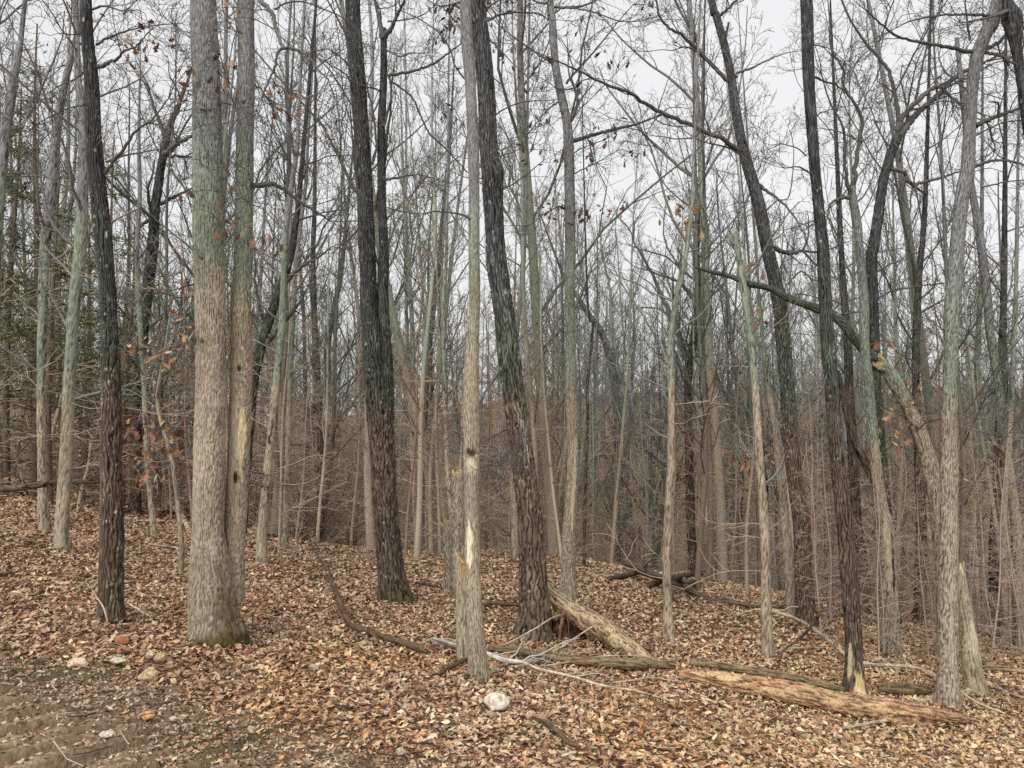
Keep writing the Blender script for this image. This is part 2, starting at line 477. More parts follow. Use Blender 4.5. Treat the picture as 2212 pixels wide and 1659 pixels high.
def trunk_mesh(name, path, kind, seed, S=56, step=0.017, flare=0.35, spots=0, z0=2.0, z1=3.3, jag=0.0, patches=(), moss=0.5, tint_amt=1.0, base_z=None, mat=None, fine_top=None):
    """path rows: x, y, z, radius (world). Real bark relief: plates stand proud of the fissures."""
    P = np.asarray(path, float)
    L = np.sum(np.linalg.norm(np.diff(P[:, :3], axis=0), axis=1))
    n = max(12, int(L / step))
    Q = smooth_path(P, n)
    if fine_top is not None:                # coarse rows where the trunk runs up out of the clearing's view
        hi = Q[:, 2] > fine_top
        keep_ = ~hi | (np.arange(n) % 10 == 0) | (np.arange(n) == n - 1)
        Q = Q[keep_]; n = len(Q)
    Cn, R = Q[:, :3], np.maximum(Q[:, 3], 0.004)
    bk = BARK[kind]
    A, B = frames(Cn[None])
    A, B = A[0], B[0]
    th = np.linspace(0, 2 * np.pi, S, endpoint=False)
    if mat is None:
        th = th - 0.5 * np.cos(th)          # more columns on the side that faces the clearing
    ca, sa = np.cos(th), np.sin(th)
    s = np.concatenate([[0], np.cumsum(np.linalg.norm(np.diff(Cn, axis=0), axis=1))])
    Rm = float(np.median(R))
    X = (Rm * ca)[None, :] + np.zeros((n, 1)); Yc = (Rm * sa)[None, :] + np.zeros((n, 1)); Sg = s[:, None] + np.zeros((1, S))
    vary = 0.8 + 0.12 * ((seed * 7) % 6)
    p = bk['period'] * vary
    warp = (fbm(X / (p * 4), Yc / (p * 4), Sg / (p * 9), seed + 5, 2) - 0.5) * 1.6
    n1 = fbm(X / p + warp, Yc / p + warp, Sg / (p * bk['asp']), seed, 2)
    n2 = vnoise(X / p * 1.9, Yc / p * 1.9, Sg / (p * bk['asp'] * 0.45) + warp, seed + 9)
    fur = sstep(0.0, bk.get('cut', 0.085), np.abs(n1 - 0.5)) * (0.5 + 0.5 * sstep(0.0, 0.12, np.abs(n2 - 0.5)))
    if 'ridge' in bk:
        kk = max(5, round(2 * np.pi * Rm / (bk['ridge'] * vary)))
        w = (fbm(X / 0.09, Yc / 0.09, Sg / 0.22, seed + 15, 2) - 0.5) * 9.0 + (vnoise(X / 0.03, Yc / 0.03, Sg / 0.07, seed + 16) - 0.5) * 2.2
        rid = np.abs(np.sin(kk * 0.5 * th[None, :] + w))
        fur = sstep(*bk.get('rc', (0.12, 0.62)), rid) * (0.45 + 0.55 * sstep(0.0, 0.10, np.abs(n2 - 0.5))) * (0.7 + 0.3 * fur)
    big = fbm(X / 0.16, Yc / 0.16, Sg / 0.45, seed + 3, 2) - 0.5
    h = s[:, None]
    gz = base_z if base_z is not None else Cn[0, 2] + 0.2
    hg = np.maximum(Cn[:, 2:3] - gz, -0.2)
    nl = 4 + seed % 3
    lob = 0.55 + 0.45 * np.cos(nl * th[None, :] + seed) * np.cos((nl - 2) * th[None, :] * 0.5 + seed * 1.7)
    fl = 1 + flare * np.exp(-np.maximum(hg, 0) / 0.16) * lob
    RR = R[:, None] * fl * (1 + big * bk.get('lump', 0.2)) + (fur - 1) * bk['amp'] * np.clip(R[:, None] / 0.12, 0.3, 1.2)
    C = lerp(bk['fur'][None, None], bk['plate'][None, None], (fur ** 1.1)[..., None])
    low = fbm(X / 0.2, Yc / 0.2, Sg / 0.5, seed + 13, 3)
    C = C * (1 + (low - 0.5) * 2 * bk.get('low', 0.76) * 0.5 * 2 * 0.5)[..., None]
    if 'mix' in bk:                            # weathered stretches of another colour
        mk = sstep(0.47, 0.6, fbm(X / 0.12, Yc / 0.12, Sg / 0.5, seed + 29, 3))
        C = lerp(C, bk['mix'][None, None] * (0.35 + 0.8 * fur[..., None]), (mk * bk.get('mixa', 0.7))[..., None])
    lich = sstep(0.55, 0.72, fbm(X / 0.07, Yc / 0.07, Sg / 0.14, seed + 23, 3)) * bk['la'] * 2 * fur
    C = lerp(C, bk['lich'][None, None], np.clip(lich, 0, 0.8)[..., None])
    if 'fleck' in bk:                          # crumbs of pale lichen all over the plates
        fk = sstep(bk['fleck'], bk['fleck'] + 0.08, vnoise(X / 0.011, Yc / 0.011, Sg / 0.017, seed + 81)) * sstep(0.38, 0.6, fbm(X / 0.1, Yc / 0.1, Sg / 0.2, seed + 83, 2) + 0.08)
        C = lerp(C, lin(190, 184, 168)[None, None], (fk * 0.7)[..., None])
    nz = fbm(X / 0.25, Yc / 0.25, Sg / 0.5, seed + 37, 2)
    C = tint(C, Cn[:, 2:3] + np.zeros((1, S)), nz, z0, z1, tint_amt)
    r_ = np.random.default_rng(seed)
    for _ in range(spots):                     # round pale lichens
        t0 = r_.uniform(0, 2 * np.pi); s0 = r_.uniform(0.1, L); rad = r_.uniform(0.006, 0.013) * (2.0 if r_.random() < 0.05 else 1)
        i0, i1 = np.searchsorted(s, [s0 - rad * 2, s0 + rad * 2])
        if i1 <= i0:
            continue
        dth = np.abs((th - t0 + np.pi) % (2 * np.pi) - np.pi)
        dd = np.hypot(dth[None, :] * Rm, (s[i0:i1, None] - s0)) + (vnoise(X[i0:i1] / 0.012, Yc[i0:i1] / 0.012, Sg[i0:i1] / 0.012, seed + 71) - 0.5) * 0.02
        k = 1 - sstep(rad * 0.6, rad * 1.1, dd)
        C[i0:i1] = lerp(C[i0:i1], lin(196, 190, 172), (k * 0.8)[..., None])
    # moss at the foot
    mo = np.exp(-np.maximum(hg, 0) / 0.13) * sstep(0.42, 0.6, fbm(X / 0.09, Yc / 0.09, Sg / 0.1, seed + 41, 3) + 0.12) * moss
    C = lerp(C, lin(74, 72, 34) * (0.5 + fur[..., None]), np.clip(mo, 0, 1)[..., None])
    for (tc_, sc_, tw, sw, colr, depth) in patches:   # bare wood, holes, scars: angle, height, half sizes
        dth = (th - tc_ + np.pi) % (2 * np.pi) - np.pi
        k = np.hypot(dth[None, :] / tw, (Cn[:, 2:3] - sc_) / sw) + (fbm(X / 0.03, Yc / 0.03, Sg / 0.12, seed + 61, 3) - 0.5) * 1.3
        k = 1 - sstep(0.75, 1.0, k)
        gr = 0.7 + 0.6 * fbm(X / 0.008, Yc / 0.008, Sg / 0.12, seed + 67, 2)
        if depth == 'soft':                    # a mossy, damp stretch that fades out
            k = 1 - sstep(0.35, 1.15, np.hypot(dth[None, :] / tw, (Cn[:, 2:3] - sc_) / sw) + (fbm(X / 0.05, Yc / 0.05, Sg / 0.1, seed + 61, 3) - 0.5) * 1.5)
            C = lerp(C, np.asarray(colr)[None, None] * (0.45 + 0.75 * fur[..., None]), (k * 0.8)[..., None])
            continue
        if depth == 'plates':                  # lichen crust that sits on the plates only
            C = lerp(C, np.asarray(colr)[None, None] * gr[..., None], (k * fur ** 2 * sstep(0.35, 0.6, gr - 0.5) * 0.85)[..., None])
            continue
        C = lerp(C, np.asarray(colr)[None, None] * gr[..., None], k[..., None])
        RR = RR - k * depth + k * (1 - fur) * bk['amp']
    V = Cn[:, None, :] + (A[:, None, :] * ca[None, :, None] + B[:, None, :] * sa[None, :, None]) * RR[..., None]
    if jag:                                     # snapped, splintered top
        jz = jag * fbm(ca[None, :] * 2.2 + 5, sa[None, :] * 2.2, seed * 0.7, seed, 3)[0] ** 1.5 * 1.6
        wgt = sstep(L - jag * 1.4, L, s)[:, None]
        V = V - np.array([0, 0, 1.0]) * (wgt * (jag * 0.8 - jz[None, :]))[..., None]
        C = lerp(C, lin(190, 164, 118)[None, None] * (0.6 + 0.7 * fur[..., None]), (sstep(L - jag * 0.8, L - jag * 0.1, s)[:, None] * 0.7)[..., None])
    idx = np.arange(n * S).reshape(n, S)
    a = idx[:-1]; b = np.roll(a, -1, 1); c = idx[1:]; d = np.roll(c, -1, 1)
    Qd = np.stack([a, b, d, c], -1).reshape(-1, 4)
    V = V.reshape(-1, 3); C = C.reshape(-1, 3)
    # a lid inside the top so that no trunk is an open pipe
    top = np.vstack([V, [Cn[-1] - (np.array([0, 0, jag * 0.9]) if jag else 0)]])
    ti = len(top) - 1
    lid = np.stack([idx[-1], np.roll(idx[-1], -1), np.full(S, ti)], -1)
    C = np.vstack([C, [lin(96, 70, 44)]])
    return new_mesh(name, top, [Qd, lid], mat or M_BARK, C)

# ------------------------------------------------------------------ branching
def unit(v):
    return v / (np.linalg.norm(v) + 1e-9)

def grow(R, p, d, L, r, lvl, bags, spec):
    """One branch and, recursively, its side branches. bags[level] receives paths."""
    K = spec['K'][lvl]
    wig, up = spec['wig'][lvl], spec['up'][lvl]
    pts = [p]
    q = np.array(p); d = unit(np.array(d))
    dirs = [d]
    stp = L / (K - 1)
    for k in range(K - 1):
        d = unit(d + np.array([R.gauss(0, wig), R.gauss(0, wig), R.gauss(0, wig) + up]))
        q = q + d * stp
        pts.append(q); dirs.append(d)
    t = np.linspace(0, 1, K)
    rad = r * (1 - t * (1 - spec['tip'][lvl]))
    bags[min(lvl, len(bags) - 1)].add(pts, rad, spec['S'][lvl], spec['col'])
    if lvl + 1 >= spec['levels']:
        return
    n = spec['n'][lvl]
    n = max(1, int(round(n * (0.7 + 0.6 * R.random()))))
    for j in range(n):
        f = spec['from'][lvl] + (0.98 - spec['from'][lvl]) * (j + R.random()) / n
        i = min(int(f * (K - 1)), K - 2); a = f * (K - 1) - i
        bp = pts[i] * (1 - a) + pts[i + 1] * a
        bd = dirs[i + 1]
        side = unit(np.cross(bd, np.array([R.gauss(0, 1), R.gauss(0, 1), R.gauss(0, 1)])))
        ang = math.radians(spec['ang'][lvl] * (0.7 + 0.6 * R.random()))
        nd = bd * math.cos(ang) + side * math.sin(ang)
        nl = L * spec['len'][lvl] * (1.15 - 0.75 * f if spec.get('taper', True) else 1) * (0.7 + 0.6 * R.random())
        rr = max(r * (1 - f * (1 - spec['tip'][lvl])) * spec['rr'][lvl], spec['rmin'])
        grow(R, bp, nd, nl, rr, lvl + 1, bags, spec)

GREY_TWIG = lin(126, 123, 118)
DARK_TWIG = lin(94, 92, 89)
BROWN_TWIG = lin(178, 158, 138)

# side branches that a traced limb of a near tree carries
LIMB_SPEC = dict(levels=3, K=[7, 5, 3], wig=[0.22, 0.26, 0.28], up=[0.02, 0.03, 0.04], tip=[0.3, 0.35, 0.4], S=[4, 3, 3],
                 n=[5, 4], ang=[48, 50], rr=[0.5, 0.6], rmin=0.0030, col=DARK_TWIG, **{'from': [0.15, 0.12], 'len': [0.5, 0.55]})

def limb_with_twigs(R, path, colr, root, name='limb', density=3.0, tl=0.9, spec=LIMB_SPEC, twigs=True):
    """path rows x,y,z,radius; the limb is a part, its fine twigs a sub-part."""
    n = max(8, int(len(path) * 6))
    Q = smooth_path(path, n)
    wob = np.array([[R.gauss(0, 0.25), R.gauss(0, 0.25), R.gauss(0, 0.25)] for _ in range(n)]) * Q[:, 3:4]
    Q[1:, :3] += wob[1:]
    bag = Bag()
    bag.add(Q[:, :3], Q[:, 3], 9, colr)
    lm = obj(name, bag.build(name, M_LIMB, limb_shade), root)
    if twigs:
        tb = Bag()
        sp = dict(spec); sp['col'] = colr * 0.95
        seg = np.linalg.norm(np.diff(Q[:, :3], axis=0), axis=1)
        Lt = seg.sum()
        m = max(3, int(Lt * density))
        cs = np.concatenate([[0], np.cumsum(seg)])
        for j in range(m):
            s = Lt * (0.12 + 0.88 * (j + R.random()) / m)
            i = min(np.searchsorted(cs, s), n - 1)
            dv = unit(Q[min(i + 1, n - 1), :3] - Q[max(i - 1, 0), :3])
            side = unit(np.cross(dv, np.array([R.gauss(0, 1), R.gauss(0, 1), R.gauss(0, 1)])))
            a = math.radians(R.uniform(30, 65))
            grow(R, Q[i, :3], dv * math.cos(a) + side * math.sin(a) + np.array([0, 0, 0.1]), tl * R.uniform(0.4, 1.2), max(0.0025, Q[i, 3] * 0.42), 0, [tb], sp)
        # the limb's own end runs out into twigs
        for j in range(3):
            dv = unit(Q[-1, :3] - Q[-3, :3] + np.array([R.gauss(0, 0.3), R.gauss(0, 0.3), R.gauss(0, 0.3)]) * 0.1)
            grow(R, Q[-1, :3], dv + np.array([R.gauss(0, 0.25), R.gauss(0, 0.25), R.gauss(0, 0.25)]), tl * R.uniform(0.6, 1.2), max(0.003, Q[-1, 3] * 0.8), 0, [tb], sp)
        t = obj('twigs', tb.build('twigs', M_TWIG), lm)
        t['kind'] = 'stuff'
    return lm, Q

def limb_shade(V, C):
    n = fbm(V[:, 0] * 9, V[:, 1] * 9, V[:, 2] * 9, 77, 3)
    return C * (0.6 + 0.8 * n)[:, None]

# ------------------------------------------------------------------ leaves
def leaf_template(kind, stations=7, seed=0):
    """A leaf blade lying in xy along +x, 1 long: rows (left, rib, right)."""
    r = np.random.default_rng(seed)
    t = np.linspace(0, 1, stations)
    if kind == 'oak':
        env = np.interp(t, [0, 0.15, 0.6, 0.85, 1], [0.03, 0.16, 0.36, 0.3, 0.03])
        lob = np.where(np.arange(stations) % 2 == 1, 1.0, 0.42)
        w = env * lob
        w[0] = 0.015; w[-1] = 0.07
    else:
        w = np.interp(t, [0, 0.1, 0.45, 0.8, 1], [0.01, 0.14, 0.27, 0.14, 0.01])
    curl = r.uniform(0.1, 1.0); bend = r.uniform(-0.25, 0.6)
    zc = bend * (t - 0.4) ** 2
    wl_ = w * r.uniform(0.8, 1.1, stations); wr_ = w * r.uniform(0.8, 1.1, stations)
    sk = r.normal(0, 0.03, stations)
    V = []
    for i in range(stations):
        fwd = 0.06 if (kind == 'oak' and i % 2 == 1) else 0
        V += [(t[i] + fwd, wl_[i] + sk[i], zc[i] + curl * wl_[i] ** 2 + r.normal(0, 0.02)), (t[i], sk[i] * 0.6, zc[i]), (t[i] + fwd, -wr_[i] + sk[i], zc[i] + curl * wr_[i] ** 2 * r.uniform(0.3, 1.6) + r.normal(0, 0.02))]
    V = np.array(V) - np.array([0.5, 0, 0])
    Q = []
    for i in range(stations - 1):
        a = i * 3
        Q += [(a, a + 1, a + 4, a + 3), (a + 1, a + 2, a + 5, a + 4)]
    return V, np.array(Q)

LEAF_COLS = np.array([lin(204, 182, 154), lin(190, 164, 136), lin(172, 142, 116), lin(212, 196, 168), lin(150, 118, 96), lin(194, 154, 118), lin(184, 134, 100), lin(124, 96, 78), lin(220, 206, 182), lin(152, 102, 82), lin(204, 184, 132)])
LEAF_P = np.array([0.19, 0.19, 0.16, 0.11, 0.12, 0.06, 0.025, 0.09, 0.035, 0.01, 0.01]); LEAF_P = LEAF_P / LEAF_P.sum()

def rot_mats(yaw, tx, ty):
    cz, sz = np.cos(yaw), np.sin(yaw); cx, sx = np.cos(tx), np.sin(tx); cy, sy = np.cos(ty), np.sin(ty)
    Rz = np.zeros((len(yaw), 3, 3)); Rz[:, 0, 0] = cz; Rz[:, 0, 1] = -sz; Rz[:, 1, 0] = sz; Rz[:, 1, 1] = cz; Rz[:, 2, 2] = 1
    Rx = np.zeros_like(Rz); Rx[:, 0, 0] = 1; Rx[:, 1, 1] = cx; Rx[:, 1, 2] = -sx; Rx[:, 2, 1] = sx; Rx[:, 2, 2] = cx
    Ry = np.zeros_like(Rz); Ry[:, 1, 1] = 1; Ry[:, 0, 0] = cy; Ry[:, 0, 2] = sy; Ry[:, 2, 0] = -sy; Ry[:, 2, 2] = cy
    return Rz @ Rx @ Ry

def leaf_cloud(pos, size, templates, cols, seed, tilt=0.4):
    r = np.random.default_rng(seed)
    N = len(pos)
    which = r.integers(0, len(templates), N)
    M = rot_mats(r.uniform(0, 2 * np.pi, N), r.normal(0, tilt, N) - 0.154 * 0, r.normal(0, tilt, N))
    flip = np.where(r.random(N) < 0.45, -1.0, 1.0)
    Vs, Qs, Cs, off = [], [], [], 0
    for k, (TV, TQ) in enumerate(templates):
        s = np.where(which == k)[0]
        if not len(s):
            continue
        T = TV[None] * size[s][:, None, None]
        T = T * np.stack([np.ones(len(s)), np.ones(len(s)), flip[s]], -1)[:, None, :]
        V = np.einsum('nij,nkj->nki', M[s], T) + pos[s][:, None, :]
        Q = TQ[None] + (np.arange(len(s)) * len(TV))[:, None, None] + off
        Vs.append(V.reshape(-1, 3)); Qs.append(Q.reshape(-1, TQ.shape[1]))
        Cs.append(np.repeat(cols[s], len(TV), axis=0))
        off += len(s) * len(TV)
    return np.concatenate(Vs), np.concatenate(Qs), np.concatenate(Cs)

def leaf_colors(n, r):
    c = LEAF_COLS[r.choice(len(LEAF_COLS), n, p=LEAF_P)]
    return c * r.uniform(0.66, 1.16, (n, 1)) * r.uniform(0.94, 1.06, (n, 3))

exec_parts = []
del exec_parts
from mathutils import Matrix

# ------------------------------------------------------------------ near trees, each at its own distance
OFF = {'0': (0, 0, 1), 'Z1': (0, 0, 3), 'Z2': (737.3, 0, 3), 'Z3': (1474.6, 0, 3), 'Z4': (0, 553, 3), 'Z5': (737.3, 553, 3), 'Z6': (1474.6, 553, 3),
       'G1': (0, 1106, 3), 'G2': (737.3, 1106, 3), 'G3': (1474.6, 1106, 3)}
def conv(sheet, pts):
    ox, oy, k = OFF[sheet]
    return [(ox + p[0] / k, oy + p[1] / k, (p[2] / k if len(p) > 2 else 6)) for p in pts]

def shift(me, v):
    me.transform(Matrix.Translation(-Vector(v)))
    return me

class Tree:
    pass
FEET = []
LOGS = []

def traced_trunk(pts, Y, lean=0.0, below=0.3, extend=3.0, taper=0.75):
    rows = []
    z_first = None
    for (x, y, w) in pts:
        p = at(x, y, Y)
        if z_first is None:
            z_first = p[2]
        Yk = Y + lean * (p[2] - z_first)
        p = at(x, y, Yk)
        rows.append([*p, px(w, Yk) / 2])
    rows = np.array(rows)
    b = rows[0].copy(); b[2] -= below
    rows = np.vstack([b, rows])
    if extend:
        d = unit(rows[-1, :3] - rows[-3, :3])
        e = rows[-1].copy(); e[:3] += unit(d + np.array([0, 0, 0.6])) * extend; e[3] *= taper
        rows = np.vstack([rows, e])
    return rows

def near_tree(name, label, cat, pts, kind, seed, Y=None, lean=0.0, limbs=(), stems=(), S=60, step=0.02, flare=0.26, spots=0, extend=3.0, jag=0.0, patches=(), moss=0.5,
              z0=2.0, z1=3.3, limb_col=DARK_TWIG, group=None, density=2.6, tl=0.85, tint_amt=1.0, taper=0.75, part='trunk', below=0.3):
    T = Tree()
    base = ground_hit(pts[0][0], pts[0][1]) if Y is None else at(pts[0][0], pts[0][1], Y)
    T.Y = base[1]
    base = np.array([base[0], base[1], float(terrain(base[0], base[1]))]) if Y is None else base
    T.base = base
    FEET.append((base[0], base[1], px(pts[0][2], base[1]) / 2))
    T.root = tag(empty(name, base), label, cat, group)
    if T.Y > 8.8 and S > 44:
        S, step = 50, 0.026
    path = traced_trunk(pts, T.Y, lean, extend=extend, taper=taper, below=below)
    ztop = at(1106, -60, T.Y)[2]
    me = trunk_mesh(part, path, kind, seed, fine_top=None if jag else ztop, S=S, step=step, flare=flare, spots=spots, jag=jag, patches=patches, moss=moss, z0=z0, z1=z1, tint_amt=tint_amt, base_z=base[2])
    T.trunk = obj(part, shift(me, base), T.root)
    T.path = path
    T.anchor = [path[:, :3]]
    R = random.Random(seed)
    for k, st in enumerate(stems):
        st = dict(st)
        sp_pts = st.pop('pts')
        pth = traced_trunk(sp_pts, T.Y + st.pop('dY', 0.0), st.pop('lean', lean), below=0.05, extend=st.pop('extend', 3.0), taper=0.7)
        kw = dict(S=48, fine_top=ztop, step=step, flare=0.0, moss=0.0, z0=z0, z1=z1, tint_amt=tint_amt, base_z=base[2] - 3)
        kd = st.pop('kind', kind)
        kw.update(st)
        me = trunk_mesh('stem', pth, kd, seed + 100 + k, **kw)
        obj('stem', shift(me, base), T.root)
        T.anchor.append(pth[:, :3])
    for lb in limbs:
        sheet, lp = lb[0], lb[1]
        opt = lb[2] if len(lb) > 2 else {}
        P = conv(sheet, lp)
        dY = opt.get('dy', R.choice([-1, 1]) * R.uniform(0.1, 0.5))
        Y0 = T.Y + lean * (at(P[0][0], P[0][1], T.Y)[2] - base[2]) + opt.get('y0', 0.0)
        rows = []
        for i, (x, y, w) in enumerate(P):
            Yk = Y0 + dY * i / (len(P) - 1)
            rows.append([*at(x, y, Yk), px(w, Yk) / 2])
        lm, Q = limb_with_twigs(R, np.array(rows), limb_col * R.uniform(0.85, 1.15), T.root, density=opt.get('density', density), tl=opt.get('tl', tl), twigs=opt.get('twigs', True))
        shift(lm.data, base)
        for ch in lm.children:
            shift(ch.data, base)
        T.anchor.append(Q[:, :3])
    return T

# meshes for leaves that still hang on twigs, shared by every copy
HANG_COLS = [lin(136, 100, 78), lin(160, 124, 96), lin(110, 82, 66), lin(98, 84, 76), lin(88, 81, 77), lin(182, 156, 120)]
HANG = []
for c_i, c in enumerate(HANG_COLS):
    HANG.append([])
    for s_i in range(3):
        V, Q = leaf_template('oak', 8, 300 + s_i)
        V = V + np.array([0.5, 0, 0])
        HANG[-1].append(new_mesh('leaf', V, Q, M_LEAF, np.tile(c, (len(V), 1)) * np.random.default_rng(s_i).uniform(0.8, 1.2, (len(V), 1))))

def hang_leaves(T, sheet, centres, n=5, size=0.12, cols=(0, 1, 2), dY=0.0, seed=1, spread=0.11):
    """Withered leaves on short twigs reaching out from the nearest wood of the tree."""
    R = random.Random(seed)
    A = np.vstack(T.anchor)
    bag = Bag()
    for (cx, cy) in centres:
        x, y, _ = conv(sheet, [(cx, cy)])[0]
        c = at(x, y, T.Y + dY + R.uniform(-0.25, 0.25))
        near = A[np.argmin(np.linalg.norm(A - c, axis=1) + np.maximum(c[2] - A[:, 2] - 0.2, 0) * 0.0)]
        mid = (c + near) / 2 + np.array([R.gauss(0, 0.04), R.gauss(0, 0.04), R.gauss(0.03, 0.04)])
        pth = smooth_path(np.array([near, mid, c]), 8)
        pth[1:-1] += np.array([[R.gauss(0, 0.008) for _ in range(3)] for _ in range(6)])
        bag.add(pth, np.linspace(0.0055, 0.002, 8), 4, DARK_TWIG)
        for k in range(max(3, int(n * R.uniform(0.9, 1.7)))):
            q = c + np.array([R.gauss(0, spread), R.gauss(0, spread), R.gauss(0, spread * 0.8)])
            bag.add(smooth_path(np.array([c - (c - mid) * R.uniform(0, 0.35), (c + q) / 2 + np.array([0, 0, 0.01]), q]), 5), np.linspace(0.002, 0.0011, 5), 3, DARK_TWIG)
            lf = obj('leaf', R.choice(HANG[R.choice(cols)]), T.root, Vector(q - T.base))
            s = size * R.uniform(0.5, 1.05)
            lf.scale = (s, s, s)
            lf.rotation_euler = (R.uniform(-1.2, 1.2), R.uniform(0.2, 1.5), R.uniform(0, 6.28))
    t = obj('twigs', shift(bag.build('twigs', M_TWIG), T.base), T.root)
    t['kind'] = 'stuff'

FRONT = -math.pi / 2
trees = {}

trees['dark_left'] = near_tree('oak_tree', 'slim dark ridged oak with white lichen dots, alone beside the double pale oak', 'tree',
    [(237, 1346, 58), (239, 1306, 51), (242, 1139, 47), (240, 986, 44), (239, 820, 40), (234, 653, 36), (225, 533, 36), (205, 333, 35), (197, 167, 29), (185, 0, 25)],
    'black', 1, spots=130, limbs=[
        ('Z1', [(635, 435, 30), (700, 410, 24), (760, 380, 19), (800, 335, 15), (880, 300, 11), (960, 210, 7)]),
        ('Z1', [(625, 290, 18), (700, 245, 15), (780, 215, 12), (900, 180, 9), (1050, 160, 7), (1180, 150, 5)]),
        ('Z1', [(680, 1125, 24), (730, 1050, 22), (800, 965, 20), (880, 850, 16), (990, 770, 12), (1090, 640, 8)]),
        ('Z1', [(690, 1050, 16), (780, 1015, 14), (900, 990, 10), (1040, 965, 7)]),
        ('Z1', [(560, 460, 13), (470, 520, 10), (380, 560, 7), (250, 640, 5)]),
        ('Z1', [(545, 680, 12), (450, 700, 10), (350, 745, 8), (240, 800, 6)]),
        ('Z1', [(545, 215, 10), (470, 225, 8), (380, 215, 6)]),
        ('Z1', [(600, 60, 16), (690, 40, 12), (800, 70, 9), (880, 10, 6)])])
hang_leaves(trees['dark_left'], 'Z1', [(920, 260), (800, 325), (980, 195), (1020, 255), (640, 155), (1050, 325), (470, 90), (860, 290)], n=4, size=0.10, cols=(0, 1, 2), seed=4)

trees['pale_double'] = near_tree('oak_tree', 'thick pale grey oak with two trunks joined at a wide mossy foot', 'tree',
    [(468, 1392, 128), (462, 1339, 106), (456, 1239, 86), (449, 1139, 66), (451, 986, 65), (456, 820, 63), (451, 533, 65), (448, 333, 63), (445, 167, 57), (440, 0, 55)],
    'pale', 2, spots=30, S=96, step=0.018, patches=[(FRONT + 1.0, -0.15, 0.75, 0.6, lin(92, 82, 60), 'soft'), (FRONT, -0.42, 4.5, 0.24, lin(72, 65, 36), 'soft')], moss=1.3, flare=0.10, z0=2.9, z1=4.2, limb_col=DARK_TWIG,
    stems=[dict(pts=[(497, 1290, 60), (503, 1239, 52), (508, 1139, 46), (515, 986, 46), (521, 820, 46), (521, 653, 42), (526, 533, 40), (529, 333, 38), (532, 167, 36), (532, 0, 34)], dY=0.22, kind='pale',
                spots=10, S=64, patches=[(FRONT - 0.2, 1.45, 0.7, 0.42, lin(168, 156, 138), 0.003), (FRONT + 0.55, 1.50, 0.42, 0.34, lin(208, 190, 150), 0.006), (FRONT + 0.1, 1.12, 0.26, 0.07, lin(52, 42, 32), 0.02), (FRONT + 0.1, 2.15, 0.24, 0.035, lin(70, 56, 44), 0.012)])],
    limbs=[
        ('Z1', [(1640, 1205, 36), (1750, 1190, 31), (1850, 1230, 26), (1950, 1310, 21), (2080, 1390, 14), (2130, 1430, 8)], dict(y0=0.2, dy=0.3)),
        ('Z1', [(1660, -60, 30), (1700, 10, 30), (1760, 90, 28), (1800, 220, 25), (1830, 312, 26)], dict(y0=0.1, dy=-0.4, twigs=False)),
        ('Z1', [(1830, 312, 20), (1798, 340, 17), (1782, 430, 16), (1745, 515, 13), (1705, 615, 8)], dict(y0=-0.3, dy=-0.1, density=1.2)),
        ('Z1', [(1830, 312, 21), (1910, 318, 19), (2000, 365, 16), (2060, 450, 12), (2130, 520, 8)], dict(y0=-0.3, dy=-0.3)),
        ('Z1', [(1780, 60, 14), (1850, 20, 12), (1960, 10, 10), (2100, 60, 9), (2212, 110, 8), (2330, 190, 5)], dict(y0=-0.1, dy=0.3)),
        ('Z1', [(1430, 660, 12), (1480, 670, 11), (1530, 700, 9), (1550, 790, 6)], dict(dy=-0.2)),
        ('Z1', [(1440, 1140, 9), (1480, 1190, 8), (1540, 1260, 7), (1600, 1310, 5)], dict(dy=-0.3)),
        ('Z1', [(1255, 700, 9), (1180, 720, 7), (1100, 690, 5)]),
        ('Z4', [(1290, 190, 14), (1220, 190, 11), (1150, 215, 9), (1040, 245, 6), (960, 250, 4)], dict(dy=-0.3)),
        ('Z4', [(1620, 1470, 7), (1690, 1490, 5), (1740, 1500, 3)], dict(tl=0.3)),
    ])
hang_leaves(trees['pale_double'], 'Z1', [(1640, 570), (1790, 560), (1910, 590), (1480, 520), (1780, 720), (1870, 740), (1920, 860), (1430, 430), (1200, 465), (1220, 670), (1480, 1110), (1240, 1130), (1230, 1240), (1470, 1330), (1480, 1490), (1620, 1500), (1800, 1560), (1700, 1530), (1210, 1640), (1500, 50), (1450, 130)], n=5, size=0.095, cols=(0, 1, 0, 2), dY=-0.25, seed=5, spread=0.075)
hang_leaves(trees['pale_double'], 'Z4', [(1130, 175), (1150, 460), (1090, 640), (1240, 530), (1110, 690)], n=7, size=0.10, cols=(1, 5, 0), dY=-0.2, seed=6, spread=0.09)

